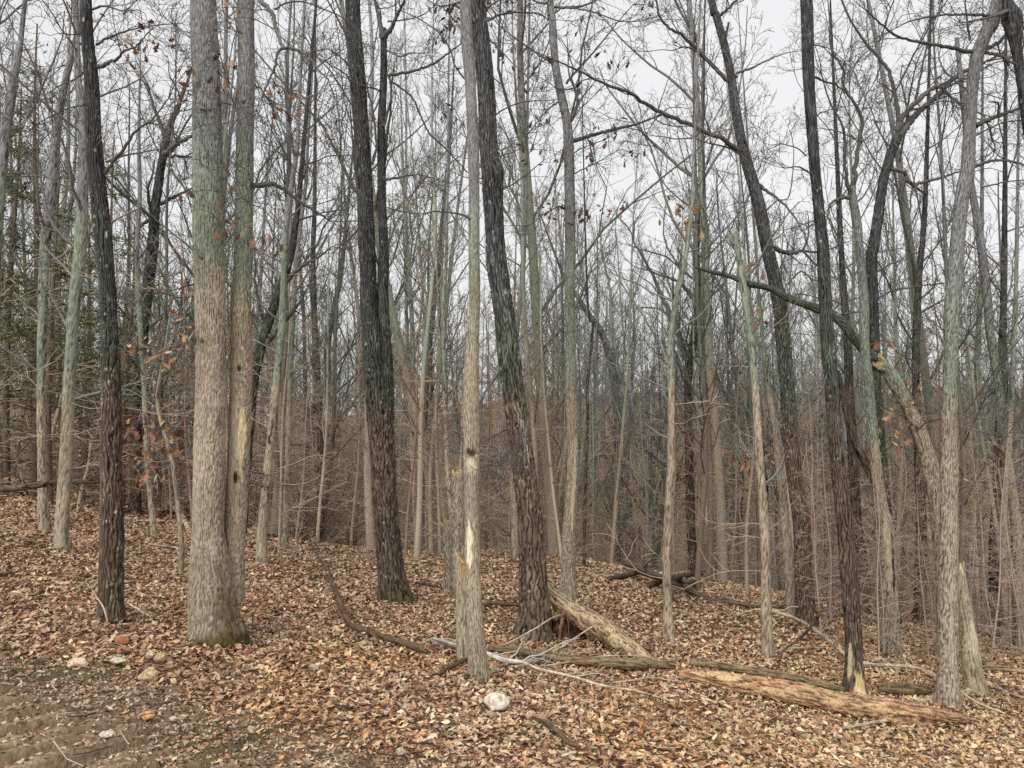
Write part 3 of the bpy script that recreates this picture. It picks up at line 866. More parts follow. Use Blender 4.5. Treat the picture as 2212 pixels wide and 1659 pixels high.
trees['dark_mid'] = near_tree('oak_tree', 'dark furrowed oak with a mossy foot and a thinner second stem parting off halfway up', 'tree',
    [(855, 1302, 78), (846, 1239, 60), (836, 1139, 53), (826, 986, 55), (818, 880, 56), (806, 780, 44), (797, 653, 37), (793, 533, 38), (784, 333, 34), (773, 167, 35), (761, 0, 33)],
    'black', 3, spots=60, moss=1.3, flare=0.2,
    stems=[dict(pts=[(838, 900, 30), (836, 800, 28), (827, 653, 27), (829, 533, 21), (825, 433, 20), (824, 333, 20), (824, 267, 18), (829, 167, 17), (829, 83, 15)], dY=0.05, kind='black', spots=10, extend=0.15, S=32)],
    limbs=[
        ('Z2', [(275, 250, 44), (330, 170, 27), (380, 60, 20), (410, 0, 16), (440, -90, 12)]),
        ('Z2', [(270, 250, 40), (252, 150, 28), (232, 60, 23), (218, 0, 19), (200, -100, 14)]),
        ('Z2', [(305, 492, 24), (380, 475, 20), (450, 465, 18), (600, 410, 16), (700, 340, 12), (785, 275, 8)]),
        ('Z2', [(290, 320, 14), (340, 350, 12), (390, 365, 10), (450, 345, 9), (530, 345, 6)]),
        ('Z2', [(320, 525, 14), (400, 580, 12), (470, 650, 12), (560, 850, 12), (640, 930, 10), (740, 1030, 9), (820, 1120, 7)]),
        ('Z2', [(275, 820, 18), (300, 720, 16), (320, 640, 16), (318, 530, 14), (290, 470, 12)], dict(twigs=False, dy=-0.15)),
        ('Z2', [(200, 1070, 18), (225, 950, 17), (215, 800, 15), (195, 680, 14), (165, 560, 12)], dict(dy=-0.2, density=1)),
        ('Z2', [(285, 1165, 18), (380, 1150, 14), (450, 1135, 11), (495, 1130, 8)]),
        ('Z2', [(250, 590, 14), (200, 570, 11), (130, 560, 8)]),
        ('Z2', [(60, 440, 12), (0, 375, 10), (-90, 320, 8), (-200, 340, 5)]),
        ('Z2', [(55, 510, 10), (0, 460, 9), (-80, 420, 7)]),
        ('Z2', [(110, 1480, 10), (60, 1540, 9), (0, 1590, 8), (-60, 1640, 6)]),
        ('Z2', [(300, 140, 12), (400, 130, 9), (520, 100, 8), (600, 40, 6)]),
    ], density=2.2)
hang_leaves(trees['dark_mid'], 'Z2', [(345, 1265), (500, 1050), (500, 1225), (350, 1300)], n=3, size=0.10, cols=(0, 1), seed=7)

trees['dark_centre'] = near_tree('oak_tree', 'leaning dark oak with deep ridges and pale lichen, beside the hollow stump', 'tree',
    [(1150, 1378, 88), (1154, 1306, 68), (1152, 1239, 60), (1147, 1139, 55), (1142, 1090, 54), (1128, 986, 50), (1106, 820, 51), (1095, 720, 49), (1086, 653, 46), (1078, 603, 46), (1071, 533, 43), (1066, 433, 45), (1064, 370, 50), (1057, 333, 43), (1048, 167, 40), (1036, 60, 38), (1029, 0, 38)],
    'dark', 5, spots=170, moss=0.25, S=88, flare=0.26, patches=[(FRONT + 0.5, 1.66, 0.45, 0.22, lin(172, 178, 158), 'plates'), (FRONT + 0.65, 1.32, 0.35, 0.2, lin(172, 178, 158), 'plates')],
    limbs=[
        ('Z2', [(930, 150, 20), (1010, 100, 16), (1080, 85, 14), (1150, 80, 12), (1280, 90, 10), (1340, 130, 7)]),
        ('Z2', [(940, 240, 12), (1020, 310, 10), (1100, 400, 8), (1180, 470, 6)]),
        ('Z2', [(985, 760, 11), (1050, 710, 10), (1180, 660, 8), (1350, 650, 6), (1440, 640, 4)]),
        ('Z2', [(815, 530, 13), (740, 430, 11), (700, 310, 10), (620, 200, 8), (480, 110, 7), (390, 70, 5)]),
        ('Z2', [(920, 1280, 11), (1000, 1240, 10), (1100, 1200, 9), (1200, 1130, 8), (1310, 1040, 5)]),
        ('Z2', [(905, 1060, 9), (1000, 1025, 8), (1080, 995, 7), (1150, 970, 5)]),
        ('Z2', [(930, 70, 13), (990, 20, 11), (1080, -30, 9)]),
        ('Z2', [(780, 60, 16), (720, 30, 13), (640, 40, 10), (560, 0, 7)]),
        ('Z5', [(1075, 1120, 14), (1000, 1160, 12), (920, 1200, 9), (850, 1230, 6)], dict(density=1)),
        ('Z5', [(1020, 760, 16), (950, 850, 15), (900, 940, 13), (860, 1010, 10)], dict(density=1)),
    ], density=2.2)
hang_leaves(trees['dark_centre'], 'Z2', [(600, 220), (700, 250), (650, 60), (760, 100), (700, 60), (1000, 20), (1060, 20), (960, 60), (780, 430), (750, 160), (720, 130), (690, 735)], n=6, size=0.115, cols=(3, 4, 4), seed=8, spread=0.1)

trees['front_pale'] = near_tree('young_tree', 'straight grey-tan young trunk with a long pale barkless scar, nearest to the white boulder', 'tree',
    [(1035, 1474, 52), (1031, 1406, 41), (1024, 1306, 34), (1020, 1200, 33), (1020, 1139, 33), (1019, 986, 36), (1018, 820, 31), (1025, 653, 25), (1024, 533, 24), (1023, 333, 25), (1015, 167, 25), (1005, 0, 25)],
    'pale', 6, spots=16, flare=0.16, moss=0.5, z0=2.75, z1=3.5, patches=[(FRONT - 0.35, 0.50, 0.55, 0.21, lin(226, 214, 184), 0.004), (FRONT + 0.1, 1.36, 0.9, 0.05, lin(70, 54, 40), 0.012), (FRONT, 1.25, 0.8, 0.09, lin(196, 184, 156), 0.003)],
    limbs=[
        ('Z2', [(860, 1440, 16), (780, 1390, 13), (620, 1370, 10), (500, 1385, 8), (300, 1345, 7), (100, 1250, 5)], dict(dy=-0.5)),
        ('Z5', [(900, 1325, 9), (980, 1295, 8), (1060, 1275, 7), (1145, 1262, 5)], dict(dy=-0.2, tl=0.3)),
        ('Z5', [(900, 1370, 7), (970, 1350, 6), (1030, 1320, 4)], dict(dy=-0.3, tl=0.4)),
        ('Z5', [(900, 1395, 6), (960, 1395, 5), (1040, 1380, 3)], dict(tl=0.3)),
        ('Z5', [(800, 1290, 12), (755, 1260, 10), (725, 1245, 8), (765, 1210, 5)], dict(tl=0.25, density=1)),
        ('Z2', [(890, 1090, 7), (960, 1040, 6), (1010, 1030, 4)], dict(tl=0.5)),
    ])

near_tree('snapped_trunk', 'snapped tan stub with a splintered orange top, pressed against the scarred young trunk', 'stump',
    [(1001, 1428, 30), (1000, 1380, 28), (998, 1306, 27), (997, 1240, 27), (996, 1192, 28)], 'snag', 17, extend=0, jag=0.14, S=40, spots=0, patches=[(FRONT + 0.5, 0.12, 0.45, 0.13, lin(200, 150, 92), 0.012)], tint_amt=0.6, flare=0.08)
near_tree('snapped_trunk', 'broken grey snag with a torn top behind the splintered orange stub', 'stump',
    [(992, 1300, 34), (991, 1240, 30), (990, 1139, 30), (989, 1060, 30), (990, 1012, 28)], 'grey', 18, extend=0, jag=0.2, S=40, tint_amt=0.6, flare=0.1)
near_tree('snapped_trunk', 'short rotten stub with blackened scaly bark and one white chip on top', 'stump',
    [(972, 1284, 30), (970, 1240, 26), (968, 1190, 24), (966, 1150, 18), (965, 1122, 12)], 'grey', 19, extend=0, jag=0.12, S=32, flare=0.1)

trees['mid_fork'] = near_tree('oak_tree', 'grey straight oak forking high, standing behind the leaning broken log', 'tree',
    [(1228, 1292, 38), (1227, 1239, 33), (1230, 1139, 28), (1238, 986, 24), (1233, 820, 23), (1231, 653, 22), (1232, 533, 23), (1229, 333, 23), (1225, 267, 20), (1211, 200, 20), (1199, 133, 18), (1192, 33, 16), (1188, 0, 15)],
    'grey', 7, spots=14, z0=2.4, z1=4.4, patches=[(FRONT + 0.3, 0.7, 0.35, 0.7, lin(188, 174, 148), 0.003)],
    limbs=[
        ('Z2', [(1505, 912, 30), (1580, 890, 26), (1650, 870, 24), (1800, 830, 20), (1900, 808, 16), (2020, 765, 11)]),
        ('Z2', [(1480, 790, 30), (1520, 700, 24), (1530, 650, 20), (1512, 570, 16)], dict(density=1)),
        ('Z2', [(1460, 540, 18), (1540, 440, 14), (1640, 330, 12), (1760, 180, 9), (1890, 30, 6)]),
        ('Z2', [(1410, 655, 13), (1350, 700, 11), (1310, 740, 8), (1260, 800, 5)]),
        ('Z2', [(1365, 410, 14), (1250, 330, 12), (1120, 240, 10), (1020, 160, 8), (940, 60, 6)]),
        ('Z2', [(1375, 45, 20), (1500, 45, 16), (1600, 25, 13), (1680, -20, 10)]),
        ('Z2', [(1350, 20, 16), (1290, 20, 14), (1200, -20, 11)]),
        ('Z2', [(1390, 80, 12), (1450, 50, 11), (1620, 75, 9), (1780, 130, 8), (1900, 140, 6), (2010, 120, 4)]),
        ('Z2', [(1500, 1130, 10), (1580, 1090, 8), (1680, 1040, 7), (1780, 980, 5)]),
        ('Z2', [(1440, 1330, 8), (1340, 1370, 7), (1220, 1460, 6)]),
        ('Z2', [(1495, 1000, 8), (1560, 960, 7), (1640, 930, 6), (1720, 900, 4)]),
    ], density=2.0, tl=1.0)
hang_leaves(trees['mid_fork'], 'Z2', [(1280, 790), (1640, 850), (1750, 870), (1620, 930), (1840, 990), (1940, 1000), (1310, 970), (1420, 1040), (1150, 1000), (1610, 1060), (1330, 1300), (1400, 1270), (1300, 1380), (1390, 1400), (1560, 1390), (1650, 1360), (1800, 1300), (1780, 1370)], n=5, size=0.14, cols=(2, 0, 3, 4), seed=9, spread=0.11)
hang_leaves(trees['mid_fork'], 'Z2', [(1220, 440), (1300, 480), (1270, 560), (1150, 350), (1040, 360), (990, 330), (1840, 350), (1720, 340), (1570, 280), (1500, 590), (1640, 60), (1760, 80), (1980, 20), (1050, 270)], n=4, size=0.14, cols=(4, 3, 4), seed=10, spread=0.12)

trees['right_lean'] = near_tree('oak_tree', 'tall brown ridged oak leaning left, with two long limbs reaching over the gap', 'tree',
    [(1745, 1352, 50), (1739, 1306, 42), (1735, 1239, 38), (1732, 1139, 36), (1722, 1070, 34), (1712, 986, 33), (1699, 820, 32), (1690, 720, 31), (1684, 653, 31), (1657, 533, 28), (1637, 433, 27), (1608, 333, 24), (1589, 233, 20), (1573, 133, 18), (1547, 33, 17), (1537, 0, 17)],
    'dark', 8, spots=60, moss=0.2, z0=1.8, z1=3.9, flare=0.2,
    limbs=[
        ('0', [(1605, 330, 11), (1558, 300, 10), (1475, 263, 9), (1404, 230, 8), (1364, 203, 7.5), (1304, 180, 6), (1237, 147, 4.5), (1195, 128, 3)], dict(dy=-2.0)),
        ('0', [(1572, 173, 9), (1508, 110, 8), (1475, 77, 7), (1454, 66, 6), (1427, 40, 5), (1417, 0, 4), (1405, -40, 3)], dict(dy=-0.8)),
        ('Z3', [(220, 120, 22), (270, 80, 19), (350, 0, 15), (420, -60, 11)]),
        ('Z3', [(275, 240, 18), (288, 190, 15), (300, 145, 11)], dict(twigs=False)),
        ('Z3', [(345, 500, 18), (360, 470, 17), (450, 440, 15), (530, 400, 11), (650, 350, 7), (760, 330, 4)]),
        ('Z3', [(480, 1190, 26), (560, 1250, 19), (640, 1310, 15), (720, 1400, 11), (790, 1520, 7)]),
        ('Z3', [(0, 305, 9), (70, 320, 11), (160, 400, 13), (290, 530, 16)][::-1], dict(dy=-0.6)),
        ('Z3', [(590, 1605, 34), (650, 1630, 30), (710, 1640, 28), (780, 1625, 20)], dict(density=1)),
        ('Z3', [(380, 1010, 12), (300, 960, 11), (180, 930, 9), (90, 900, 7), (0, 840, 5)], dict(dy=-0.5)),
        ('Z3', [(520, 1390, 10), (610, 1300, 9), (690, 1270, 8), (720, 1000, 6), (700, 850, 4)], dict(dy=0.6)),
    ], density=2.0, tl=1.1)
hang_leaves(trees['right_lean'], 'Z3', [(40, 1345), (60, 1400), (30, 1480), (0, 1310)], n=8, size=0.17, cols=(5, 1), seed=12, spread=0.16, dY=0.5)
hang_leaves(trees['right_lean'], 'Z6', [(600, 390), (470, 55), (440, 1300), (450, 1350), (530, 1340), (1300, 550)], n=6, size=0.16, cols=(0, 1), seed=13, spread=0.14)

trees['right_dark'] = near_tree('oak_tree', 'slender dark oak with a rotted yellow foot rising over the fallen logs', 'tree',
    [(1843, 1500, 58), (1844, 1473, 42), (1844, 1390, 34), (1838, 1306, 35), (1834, 1239, 36), (1825, 1139, 34), (1818, 1070, 33), (1808, 986, 33), (1795, 820, 30), (1787, 720, 30), (1783, 653, 29), (1777, 533, 27), (1767, 433, 24), (1758, 333, 24), (1747, 167, 25), (1742, 0, 27)],
    'black', 9, spots=50, moss=0.2, z0=1.9, z1=3.3, patches=[(FRONT + 0.1, -1.55, 0.62, 0.32, lin(206, 182, 136), 0.006), (FRONT - 0.9, -1.2, 0.3, 0.25, lin(190, 176, 140), 0.004)],
    limbs=[
        ('Z3', [(860, 500, 16), (930, 530, 13), (1000, 555, 11), (1100, 650, 8), (1160, 760, 5)]),
        ('Z3', [(845, 290, 9), (900, 300, 8), (960, 320, 6), (1050, 400, 4)]),
        ('Z3', [(845, 760, 9), (900, 730, 8), (1000, 700, 6), (1120, 680, 4)]),
        ('Z3', [(800, 1010, 9), (740, 960, 8), (640, 930, 6)]),
        ('Z6', [(960, 720, 9), (990, 830, 9), (1005, 960, 8), (965, 1100, 7)], dict(dy=-0.25, density=0.6, tl=0.3)),
        ('Z6', [(955, 730, 8), (925, 790, 7), (910, 900, 6), (900, 990, 4)], dict(dy=-0.3, density=0.6, tl=0.3)),
        ('Z3', [(840, 1130, 14), (790, 1100, 12), (740, 1080, 9), (660, 1090, 6)]),
    ], density=2.2)

trees['right_pale'] = near_tree('young_tree', 'pale grey tree with a cracked lower trunk, forking below the broken leaning bole', 'tree',
    [(1924, 1412, 42), (1921, 1306, 37), (1920, 1239, 33), (1914, 1139, 31), (1903, 1090, 25), (1890, 986, 22), (1876, 820, 19), (1868, 753, 19), (1866, 653, 20), (1858, 553, 18), (1852, 480, 17), (1843, 430, 16)],
    'grey', 10, spots=10, extend=0.2, z0=1.2, z1=3.6, patches=[(FRONT + 0.2, -0.6, 0.22, 0.5, lin(66, 52, 40), 0.012), (FRONT - 0.4, -0.3, 0.5, 0.6, lin(184, 170, 142), 0.0)],
    limbs=[
        ('Z3', [(1105, 1280, 36), (1130, 1000, 26), (1160, 800, 24), (1130, 700, 20), (1040, 550, 17), (1040, 450, 15), (960, 300, 12), (950, 100, 9), (930, -80, 6)]),
        ('Z3', [(1100, 1290, 30), (1060, 1150, 24), (1050, 1000, 22), (1050, 880, 18), (1030, 800, 14), (950, 650, 11), (900, 480, 8)]),
        ('Z3', [(1090, 1275, 26), (1020, 1285, 22), (960, 1320, 16), (940, 1400, 10)]),
        ('Z3', [(1120, 900, 12), (1080, 880, 11), (1000, 850, 8), (900, 830, 5)]),
        ('Z3', [(1110, 1330, 12), (1180, 1260, 10), (1230, 1150, 8), (1260, 1000, 6)]),
    ], density=2.2, tl=1.0)

trees['right_fork'] = near_tree('oak_tree', 'dark trunk bending right into a wide fork, behind the cracked pale tree', 'tree',
    [(1930, 1330, 30), (1922, 1200, 26), (1910, 1050, 22), (1903, 960, 20), (1893, 820, 20), (1886, 653, 22), (1882, 553, 25), (1887, 533, 24), (1902, 433, 22), (1913, 367, 20), (1937, 300, 20)],
    'black', 11, extend=0.1, z0=0.8, z1=3.6, Y=15.5, below=0.8, S=36, step=0.03, moss=0,
    limbs=[
        ('Z3', [(1395, 890, 50), (1500, 755, 40), (1600, 665, 34), (1650, 620, 32), (1700, 560, 34), (1780, 490, 28), (1850, 450, 22), (1960, 400, 14)]),
        ('Z3', [(1385, 850, 46), (1440, 740, 36), (1550, 630, 30), (1640, 560, 26), (1690, 570, 20)], dict(density=1)),
        ('Z3', [(1395, 800, 32), (1390, 700, 27), (1330, 450, 22), (1200, 300, 18), (1100, 150, 14), (1030, 0, 12), (990, -90, 8)]),
        ('Z3', [(1330, 1090, 26), (1430, 1115, 26), (1480, 1190, 27), (1560, 1180, 20), (1680, 1150, 16), (1800, 1110, 10)]),
        ('Z3', [(1480, 1190, 20), (1520, 1220, 16), (1580, 1260, 12)], dict(twigs=False)),
        ('Z3', [(1510, 640, 18), (1560, 400, 13), (1600, 200, 10), (1620, 0, 7)]),
        ('Z3', [(1690, 590, 16), (1740, 640, 12), (1750, 690, 9)], dict(density=1)),
        ('Z6', [(1245, 290, 16), (1350, 230, 13), (1500, 200, 11), (1700, 175, 7)]),
        ('Z6', [(1250, 110, 14), (1330, 60, 12), (1400, 30, 9), (1460, -10, 6)]),
        ('Z6', [(1260, 450, 12), (1300, 430, 12), (1305, 390, 10), (1285, 355, 8)], dict(twigs=False)),
    ], density=1.8, tl=1.4)

trees['right_big'] = near_tree('oak_tree', 'big grey shaggy oak with wide-spreading limbs beside the pale barkless snag', 'tree',
    [(2048, 1530, 52), (2048, 1440, 43), (2048, 1339, 41), (2048, 1239, 39), (2050, 1139, 37), (2050, 986, 36), (2052, 820, 28), (2055, 720, 31), (2058, 653, 33), (2068, 533, 30), (2077, 433, 29), (2088, 380, 30), (2092, 333, 27), (2097, 233, 25), (2108, 133, 27), (2132, 67, 28), (2157, 0, 27)],
    'grey', 12, spots=20, S=64, z0=1.9, z1=3.2, moss=0.3, patches=[(FRONT - 0.2, -0.9, 0.25, 0.6, lin(170, 158, 138), 0.0)],
    limbs=[
        ('Z3', [(1960, 320, 27), (2040, 280, 24), (2120, 200, 21), (2200, 150, 16)]),
        ('Z3', [(1950, 340, 22), (2060, 360, 20), (2140, 410, 17), (2240, 450, 12)]),
        ('Z3', [(1870, 335, 28), (1700, 300, 23), (1500, 265, 18), (1380, 230, 16), (1290, 160, 12), (1200, 80, 8)], dict(dy=-1.0)),
        ('Z3', [(1900, 820, 34), (1990, 770, 28), (2080, 740, 23), (2190, 700, 17), (2280, 680, 10)]),
        ('Z3', [(2040, 750, 14), (2045, 670, 12), (1985, 660, 8)], dict(twigs=False)),
        ('Z3', [(1895, 1080, 24), (1990, 1045, 19), (2100, 1040, 16), (2240, 1075, 12)]),
        ('Z3', [(1895, 880, 12), (2060, 800, 10), (2180, 780, 7)]),
        ('Z3', [(1935, 1215, 13), (2000, 1200, 11), (2090, 1180, 9), (2230, 1165, 7)]),
        ('Z3', [(2000, 100, 22), (1880, 95, 17), (1700, 95, 14), (1500, 130, 11), (1380, 180, 7)], dict(dy=-0.6)),
        ('Z3', [(1860, 260, 14), (1845, 150, 12), (1830, 0, 9), (1820, -80, 6)]),
        ('Z3', [(1850, 580, 14), (1770, 530, 13), (1690, 450, 11), (1660, 370, 8)]),
        ('Z6', [(1790, 700, 9), (1850, 690, 7), (1930, 640, 5)], dict(tl=0.5)),
        ('Z6', [(1775, 1010, 9), (1900, 1050, 8), (2060, 1070, 6), (2212, 1090, 4)], dict(tl=0.5, dy=-0.3)),
        ('Z6', [(1775, 1100, 10), (1850, 1120, 9), (2000, 1150, 8), (2220, 1185, 5)], dict(tl=0.5, dy=-0.5)),
        ('Z6', [(1670, 1055, 9), (1590, 1075, 8), (1530, 1115, 5)], dict(tl=0.4)),
        ('Z6', [(1650, 1020, 9), (1560, 1000, 8), (1440, 970, 6), (1290, 960, 4)], dict(tl=0.5)),
    ], density=2.2, tl=0.9)

near_tree('snapped_trunk', 'barkless bleached snag with a pale hollow side, leaning against the big shaggy oak', 'stump',
    [(2108, 1500, 46), (2100, 1440, 38), (2092, 1373, 32), (2084, 1306, 25), (2077, 1250, 18), (2074, 1215, 13)], 'snag', 23, extend=0, jag=0.14, S=44, flare=0.1,
    patches=[(FRONT + 0.1, -1.25, 0.6, 0.3, lin(200, 190, 168), 0.01), (FRONT - 0.2, -0.3, 0.5, 0.08, lin(226, 214, 184), 0.0)])

trees['right_edge'] = near_tree('oak_tree', 'grey mottled oak beyond the bleached snag, curving up behind the shaggy oak', 'tree',
    [(2204, 1402, 26), (2200, 1300, 22), (2195, 1139, 21), (2182, 1040, 20), (2168, 940, 19), (2155, 820, 18), (2139, 720, 18), (2133, 653, 18), (2122, 553, 18), (2112, 480, 16), (2100, 410, 14), (2092, 340, 12)],
    'grey', 13, S=36, step=0.03, extend=2.5, z0=1.2, z1=3.8, limbs=[
        ('Z6', [(1990, 500, 14), (2060, 440, 12), (2150, 390, 9), (2260, 350, 6)]),
        ('Z6', [(1980, 430, 14), (2040, 330, 13), (2120, 290, 11), (2230, 250, 8)]),
        ('Z6', [(2060, 780, 11), (2120, 750, 10), (2230, 720, 7)]),
        ('Z6', [(1930, 960, 8), (1990, 900, 8), (2050, 850, 7)], dict(tl=0.5)),
    ], tl=1.1)
near_tree('oak_tree', 'knobbly dark trunk with a swollen burl high beside the shaggy oak', 'tree',
    [(2262, 1420, 40), (2252, 900, 34), (2232, 400, 22), (2212, 217, 20), (2205, 167, 20), (2196, 110, 22), (2190, 60, 36), (2185, 35, 40), (2178, 10, 24), (2170, -40, 18)], 'black', 14, S=36, step=0.03, Y=9.2, below=1.5, extend=2.0, z0=2.0, z1=3.3, limbs=[
        ('Z3', [(2150, 60, 34), (2080, 80, 26), (2000, 110, 18), (1900, 130, 12), (1800, 150, 8)], dict(density=1.5)),
        ('Z3', [(2140, 120, 22), (2212, 180, 18), (2290, 230, 12)])])

# the dead bole that leans across the right-hand trees
T = near_tree('leaning_dead_tree', 'dead bole fallen across the right-hand trees, snapped in the middle, lower end patched with lichen', 'dead tree',
    [(2040, 1240, 36), (2030, 1130, 35), (2020, 1060, 34), (2003, 986, 33), (1972, 903, 31), (1938, 836, 30), (1912, 795, 30), (1886, 764, 32)],
    'grey', 15, Y=12.6, below=1.2, extend=0, jag=0.32, S=40, step=0.03, z0=2.0, z1=5.0, flare=0, moss=0, limbs=[
        ('Z6', [(680, 180, 16), (720, 140, 13), (770, 100, 11), (840, 150, 8), (880, 160, 5)], dict(density=0.8, tl=0.5)),
        ('Z6', [(960, 370, 12), (1020, 310, 10), (1080, 290, 8), (1200, 250, 5)], dict(density=1)),
        ('Z6', [(1040, 380, 16), (1110, 365, 13), (1170, 360, 8)], dict(twigs=False)),
        ('Z6', [(430, 190, 13), (440, 240, 10), (425, 290, 6)], dict(twigs=False)),
        ('Z6', [(250, 130, 12), (270, 80, 8), (300, 40, 5)], dict(twigs=False)),
    ], stems=[dict(pts=[(1908, 786, 15), (1880, 768, 22), (1845, 731, 20), (1812, 690, 21), (1770, 668, 20), (1735, 656, 17), (1700, 642, 18), (1660, 622, 14), (1620, 613, 15), (1575, 596, 10), (1540, 588, 9), (1502, 577, 6)], kind='dark', extend=0, z0=2.3, z1=4.2, dY=-0.05)], limb_col=DARK_TWIG)
hang_leaves(T, 'Z6', [(1450, 870), (1380, 1020), (1470, 1070), (1330, 1000), (1420, 1060), (1380, 1180), (1660, 1480)], n=7, size=0.15, cols=(5, 1, 5), seed=14, spread=0.15)
near_tree('leaning_dead_tree', 'thin dark dead stem slanting behind the slender oak with the rotted foot', 'dead tree',
    [(1920, 1180, 22), (1905, 1090, 20), (1885, 1033, 20), (1862, 985, 19), (1840, 936, 18), (1826, 880, 14), (1810, 800, 9)], 'black', 16, Y=13.6, below=1.2, extend=0, S=20, step=0.05, flare=0, moss=0)

# ------------------------------------------------------------------ middle-distance trees, traced one by one, with grown crowns
CROWN = dict(levels=3, K=[7, 5, 3], wig=[0.16, 0.22, 0.25], up=[0.07, 0.05, 0.04], tip=[0.35, 0.4, 0.5], S=[4, 3, 3],
             n=[5, 4], ang=[38, 42], rr=[0.5, 0.6], rmin=0.0055, col=GREY_TWIG, **{'from': [0.2, 0.15], 'len': [0.45, 0.45]})
MIDN = [0]
def mid_tree(label, pts, kind, Y=None, n=20, length=2.4, zmin=1.0, name='forest_tree', col=GREY_TWIG, low=6, limbs=(), cat='tree', group=None, lean=0.0, top_ext=6.5, spec=CROWN):
    MIDN[0] += 1
    seed = 200 + MIDN[0]
    T = near_tree(name, label, cat, pts, kind, seed, Y=Y, S=22, step=0.06, flare=0.15, moss=0.3, extend=top_ext, taper=0.12, limbs=limbs, limb_col=col, density=1.6, tl=1.2, lean=lean, group=group, z0=2.2, z1=4.8, spots=8)
    R = random.Random(seed)
    bag = Bag()
    Q = smooth_path(T.path, 60)
    sp = dict(spec); sp['col'] = col
    zs = Q[:, 2] - T.base[2]
    zt = zs.max()
    for j in range(n):
        z = zmin + (zt - zmin) * ((j + R.random()) / n) ** 0.9
        i = int(np.argmin(np.abs(zs - z)))
        a = R.uniform(0, 6.283)
        upk = 0.25 + 0.9 * z / zt
        d = np.array([math.cos(a), math.sin(a), upk])
        k = (0.35 + 0.65 * min(1, max(0, (z - zmin) / (0.35 * zt + 0.1))))
        grow(R, Q[i, :3], d, length * k * R.uniform(0.6, 1.2), max(0.006, Q[i, 3] * 0.36), 0, [bag], sp)
    sp2 = dict(spec); sp2['col'] = BROWN_TWIG; sp2['levels'] = 2; sp2['n'] = [5]
    for j in range(low):
        z = R.uniform(0.8, max(zmin + 1.5, 3.5))
        i = int(np.argmin(np.abs(zs - z)))
        a = R.uniform(0, 6.283)
        grow(R, Q[i, :3], np.array([math.cos(a), math.sin(a), R.uniform(-0.1, 0.4)]), R.uniform(0.5, 1.3), 0.006, 0, [bag], sp2)
    c = obj('crown', shift(bag.build('crown', M_TWIG), T.base), T.root)
    c['kind'] = 'stuff'
    return T

mid_tree('pale smooth trunk behind the slim dark oak, crossing the fallen horizontal pole', [(133, 1192, 32), (133, 1139, 28), (143, 986, 28), (150, 820, 25), (161, 653, 24), (174, 533, 26), (178, 433, 24), (180, 333, 20), (172, 200, 16), (165, 60, 12)], 'pale')
mid_tree('brown trunk with lighter flaking foot, next to the pale smooth trunk at the pole', [(97, 1152, 27), (92, 1060, 20), (90, 986, 18), (89, 820, 18), (93, 653, 20), (97, 533, 22), (112, 400, 22), (125, 267, 18), (143, 167, 14), (165, 83, 13), (178, 0, 10)], 'grey', zmin=2)
mid_tree('mossy tree at the border of the woods, leaning right over the pole end', [(-30, 1150, 30), (-20, 800, 27), (-8, 500, 24), (10, 300, 22), (20, 233, 20), (30, 167, 18), (43, 93, 14), (52, 20, 10)], 'grey', Y=10.5)
mid_tree('dark forked tree with crooked ascending limbs between the slim dark oak and the double oak', [(291, 1108, 28), (295, 1000, 22), (298, 850, 20), (306, 753, 22), (316, 653, 24), (330, 533, 25), (337, 433, 20), (352, 340, 18), (360, 300, 16)], 'black', col=DARK_TWIG, top_ext=0.3, n=6, limbs=[
    ('Z1', [(1060, 960, 48), (1110, 800, 40), (1160, 680, 30), (1200, 560, 22), (1240, 450, 16), (1290, 300, 10)], dict(tl=1.6)),
    ('Z1', [(1060, 1010, 40), (1120, 950, 32), (1170, 915, 28), (1225, 890, 22), (1330, 820, 12)], dict(tl=1.2)),
    ('Z1', [(1070, 900, 34), (1040, 800, 26), (1000, 700, 18), (960, 560, 12)], dict(tl=1.5)),
    ('Z1', [(1010, 1330, 28), (1080, 1300, 22), (1180, 1250, 16), (1260, 1210, 10)], dict(tl=1.0)),
    ('Z1', [(980, 1430, 26), (940, 1440, 22), (880, 1500, 14), (820, 1560, 8)], dict(tl=1.0)),
    ('Z1', [(1190, 1020, 14), (1140, 1010, 16), (1090, 1020, 18)][::-1], dict(tl=1.0)),
    ('Z4', [(960, 250, 20), (1060, 240, 14), (1150, 270, 10), (1240, 265, 6)], dict(tl=0.8)),
    ('Z4', [(950, 480, 18), (1010, 430, 15), (1080, 395, 11), (1200, 380, 6)], dict(tl=0.8))])
mid_tree('thin pale sapling just right of the slim dark oak', [(334, 1164, 13), (326, 1080, 12), (318, 986, 12), (312, 850, 11), (306, 753, 11), (300, 653, 11), (296, 533, 10), (302, 420, 9), (300, 300, 7)], 'sapling', length=1.2, name='sapling', top_ext=2.0)
mid_tree('dark tree tilting right, rising from behind the double oak', [(520, 1120, 28), (535, 950, 25), (547, 830, 23), (567, 737, 22), (600, 637, 20), (627, 553, 18), (640, 470, 14), (650, 380, 11)], 'black', Y=15, col=DARK_TWIG, zmin=5, limbs=[
    ('Z4', [(1730, 570, 44), (1800, 470, 36), (1880, 380, 28), (1940, 300, 20), (1965, 255, 12)], dict(tl=1.0)),
    ('Z4', [(1720, 430, 26), (1680, 330, 20), (1650, 150, 12)], dict(tl=1.0)),
    ('Z4', [(1830, 200, 30), (1940, 80, 22), (2060, 10, 14), (2150, -60, 8)], dict(tl=1.3))])
mid_tree('pale pole tree nearest to the right side of the double oak', [(565, 1221, 24), (567, 1139, 22), (578, 1020, 19), (590, 900, 18), (598, 820, 17), (610, 686, 15), (617, 500, 13), (630, 400, 12), (643, 300, 10), (650, 150, 7)], 'pale', length=1.8)
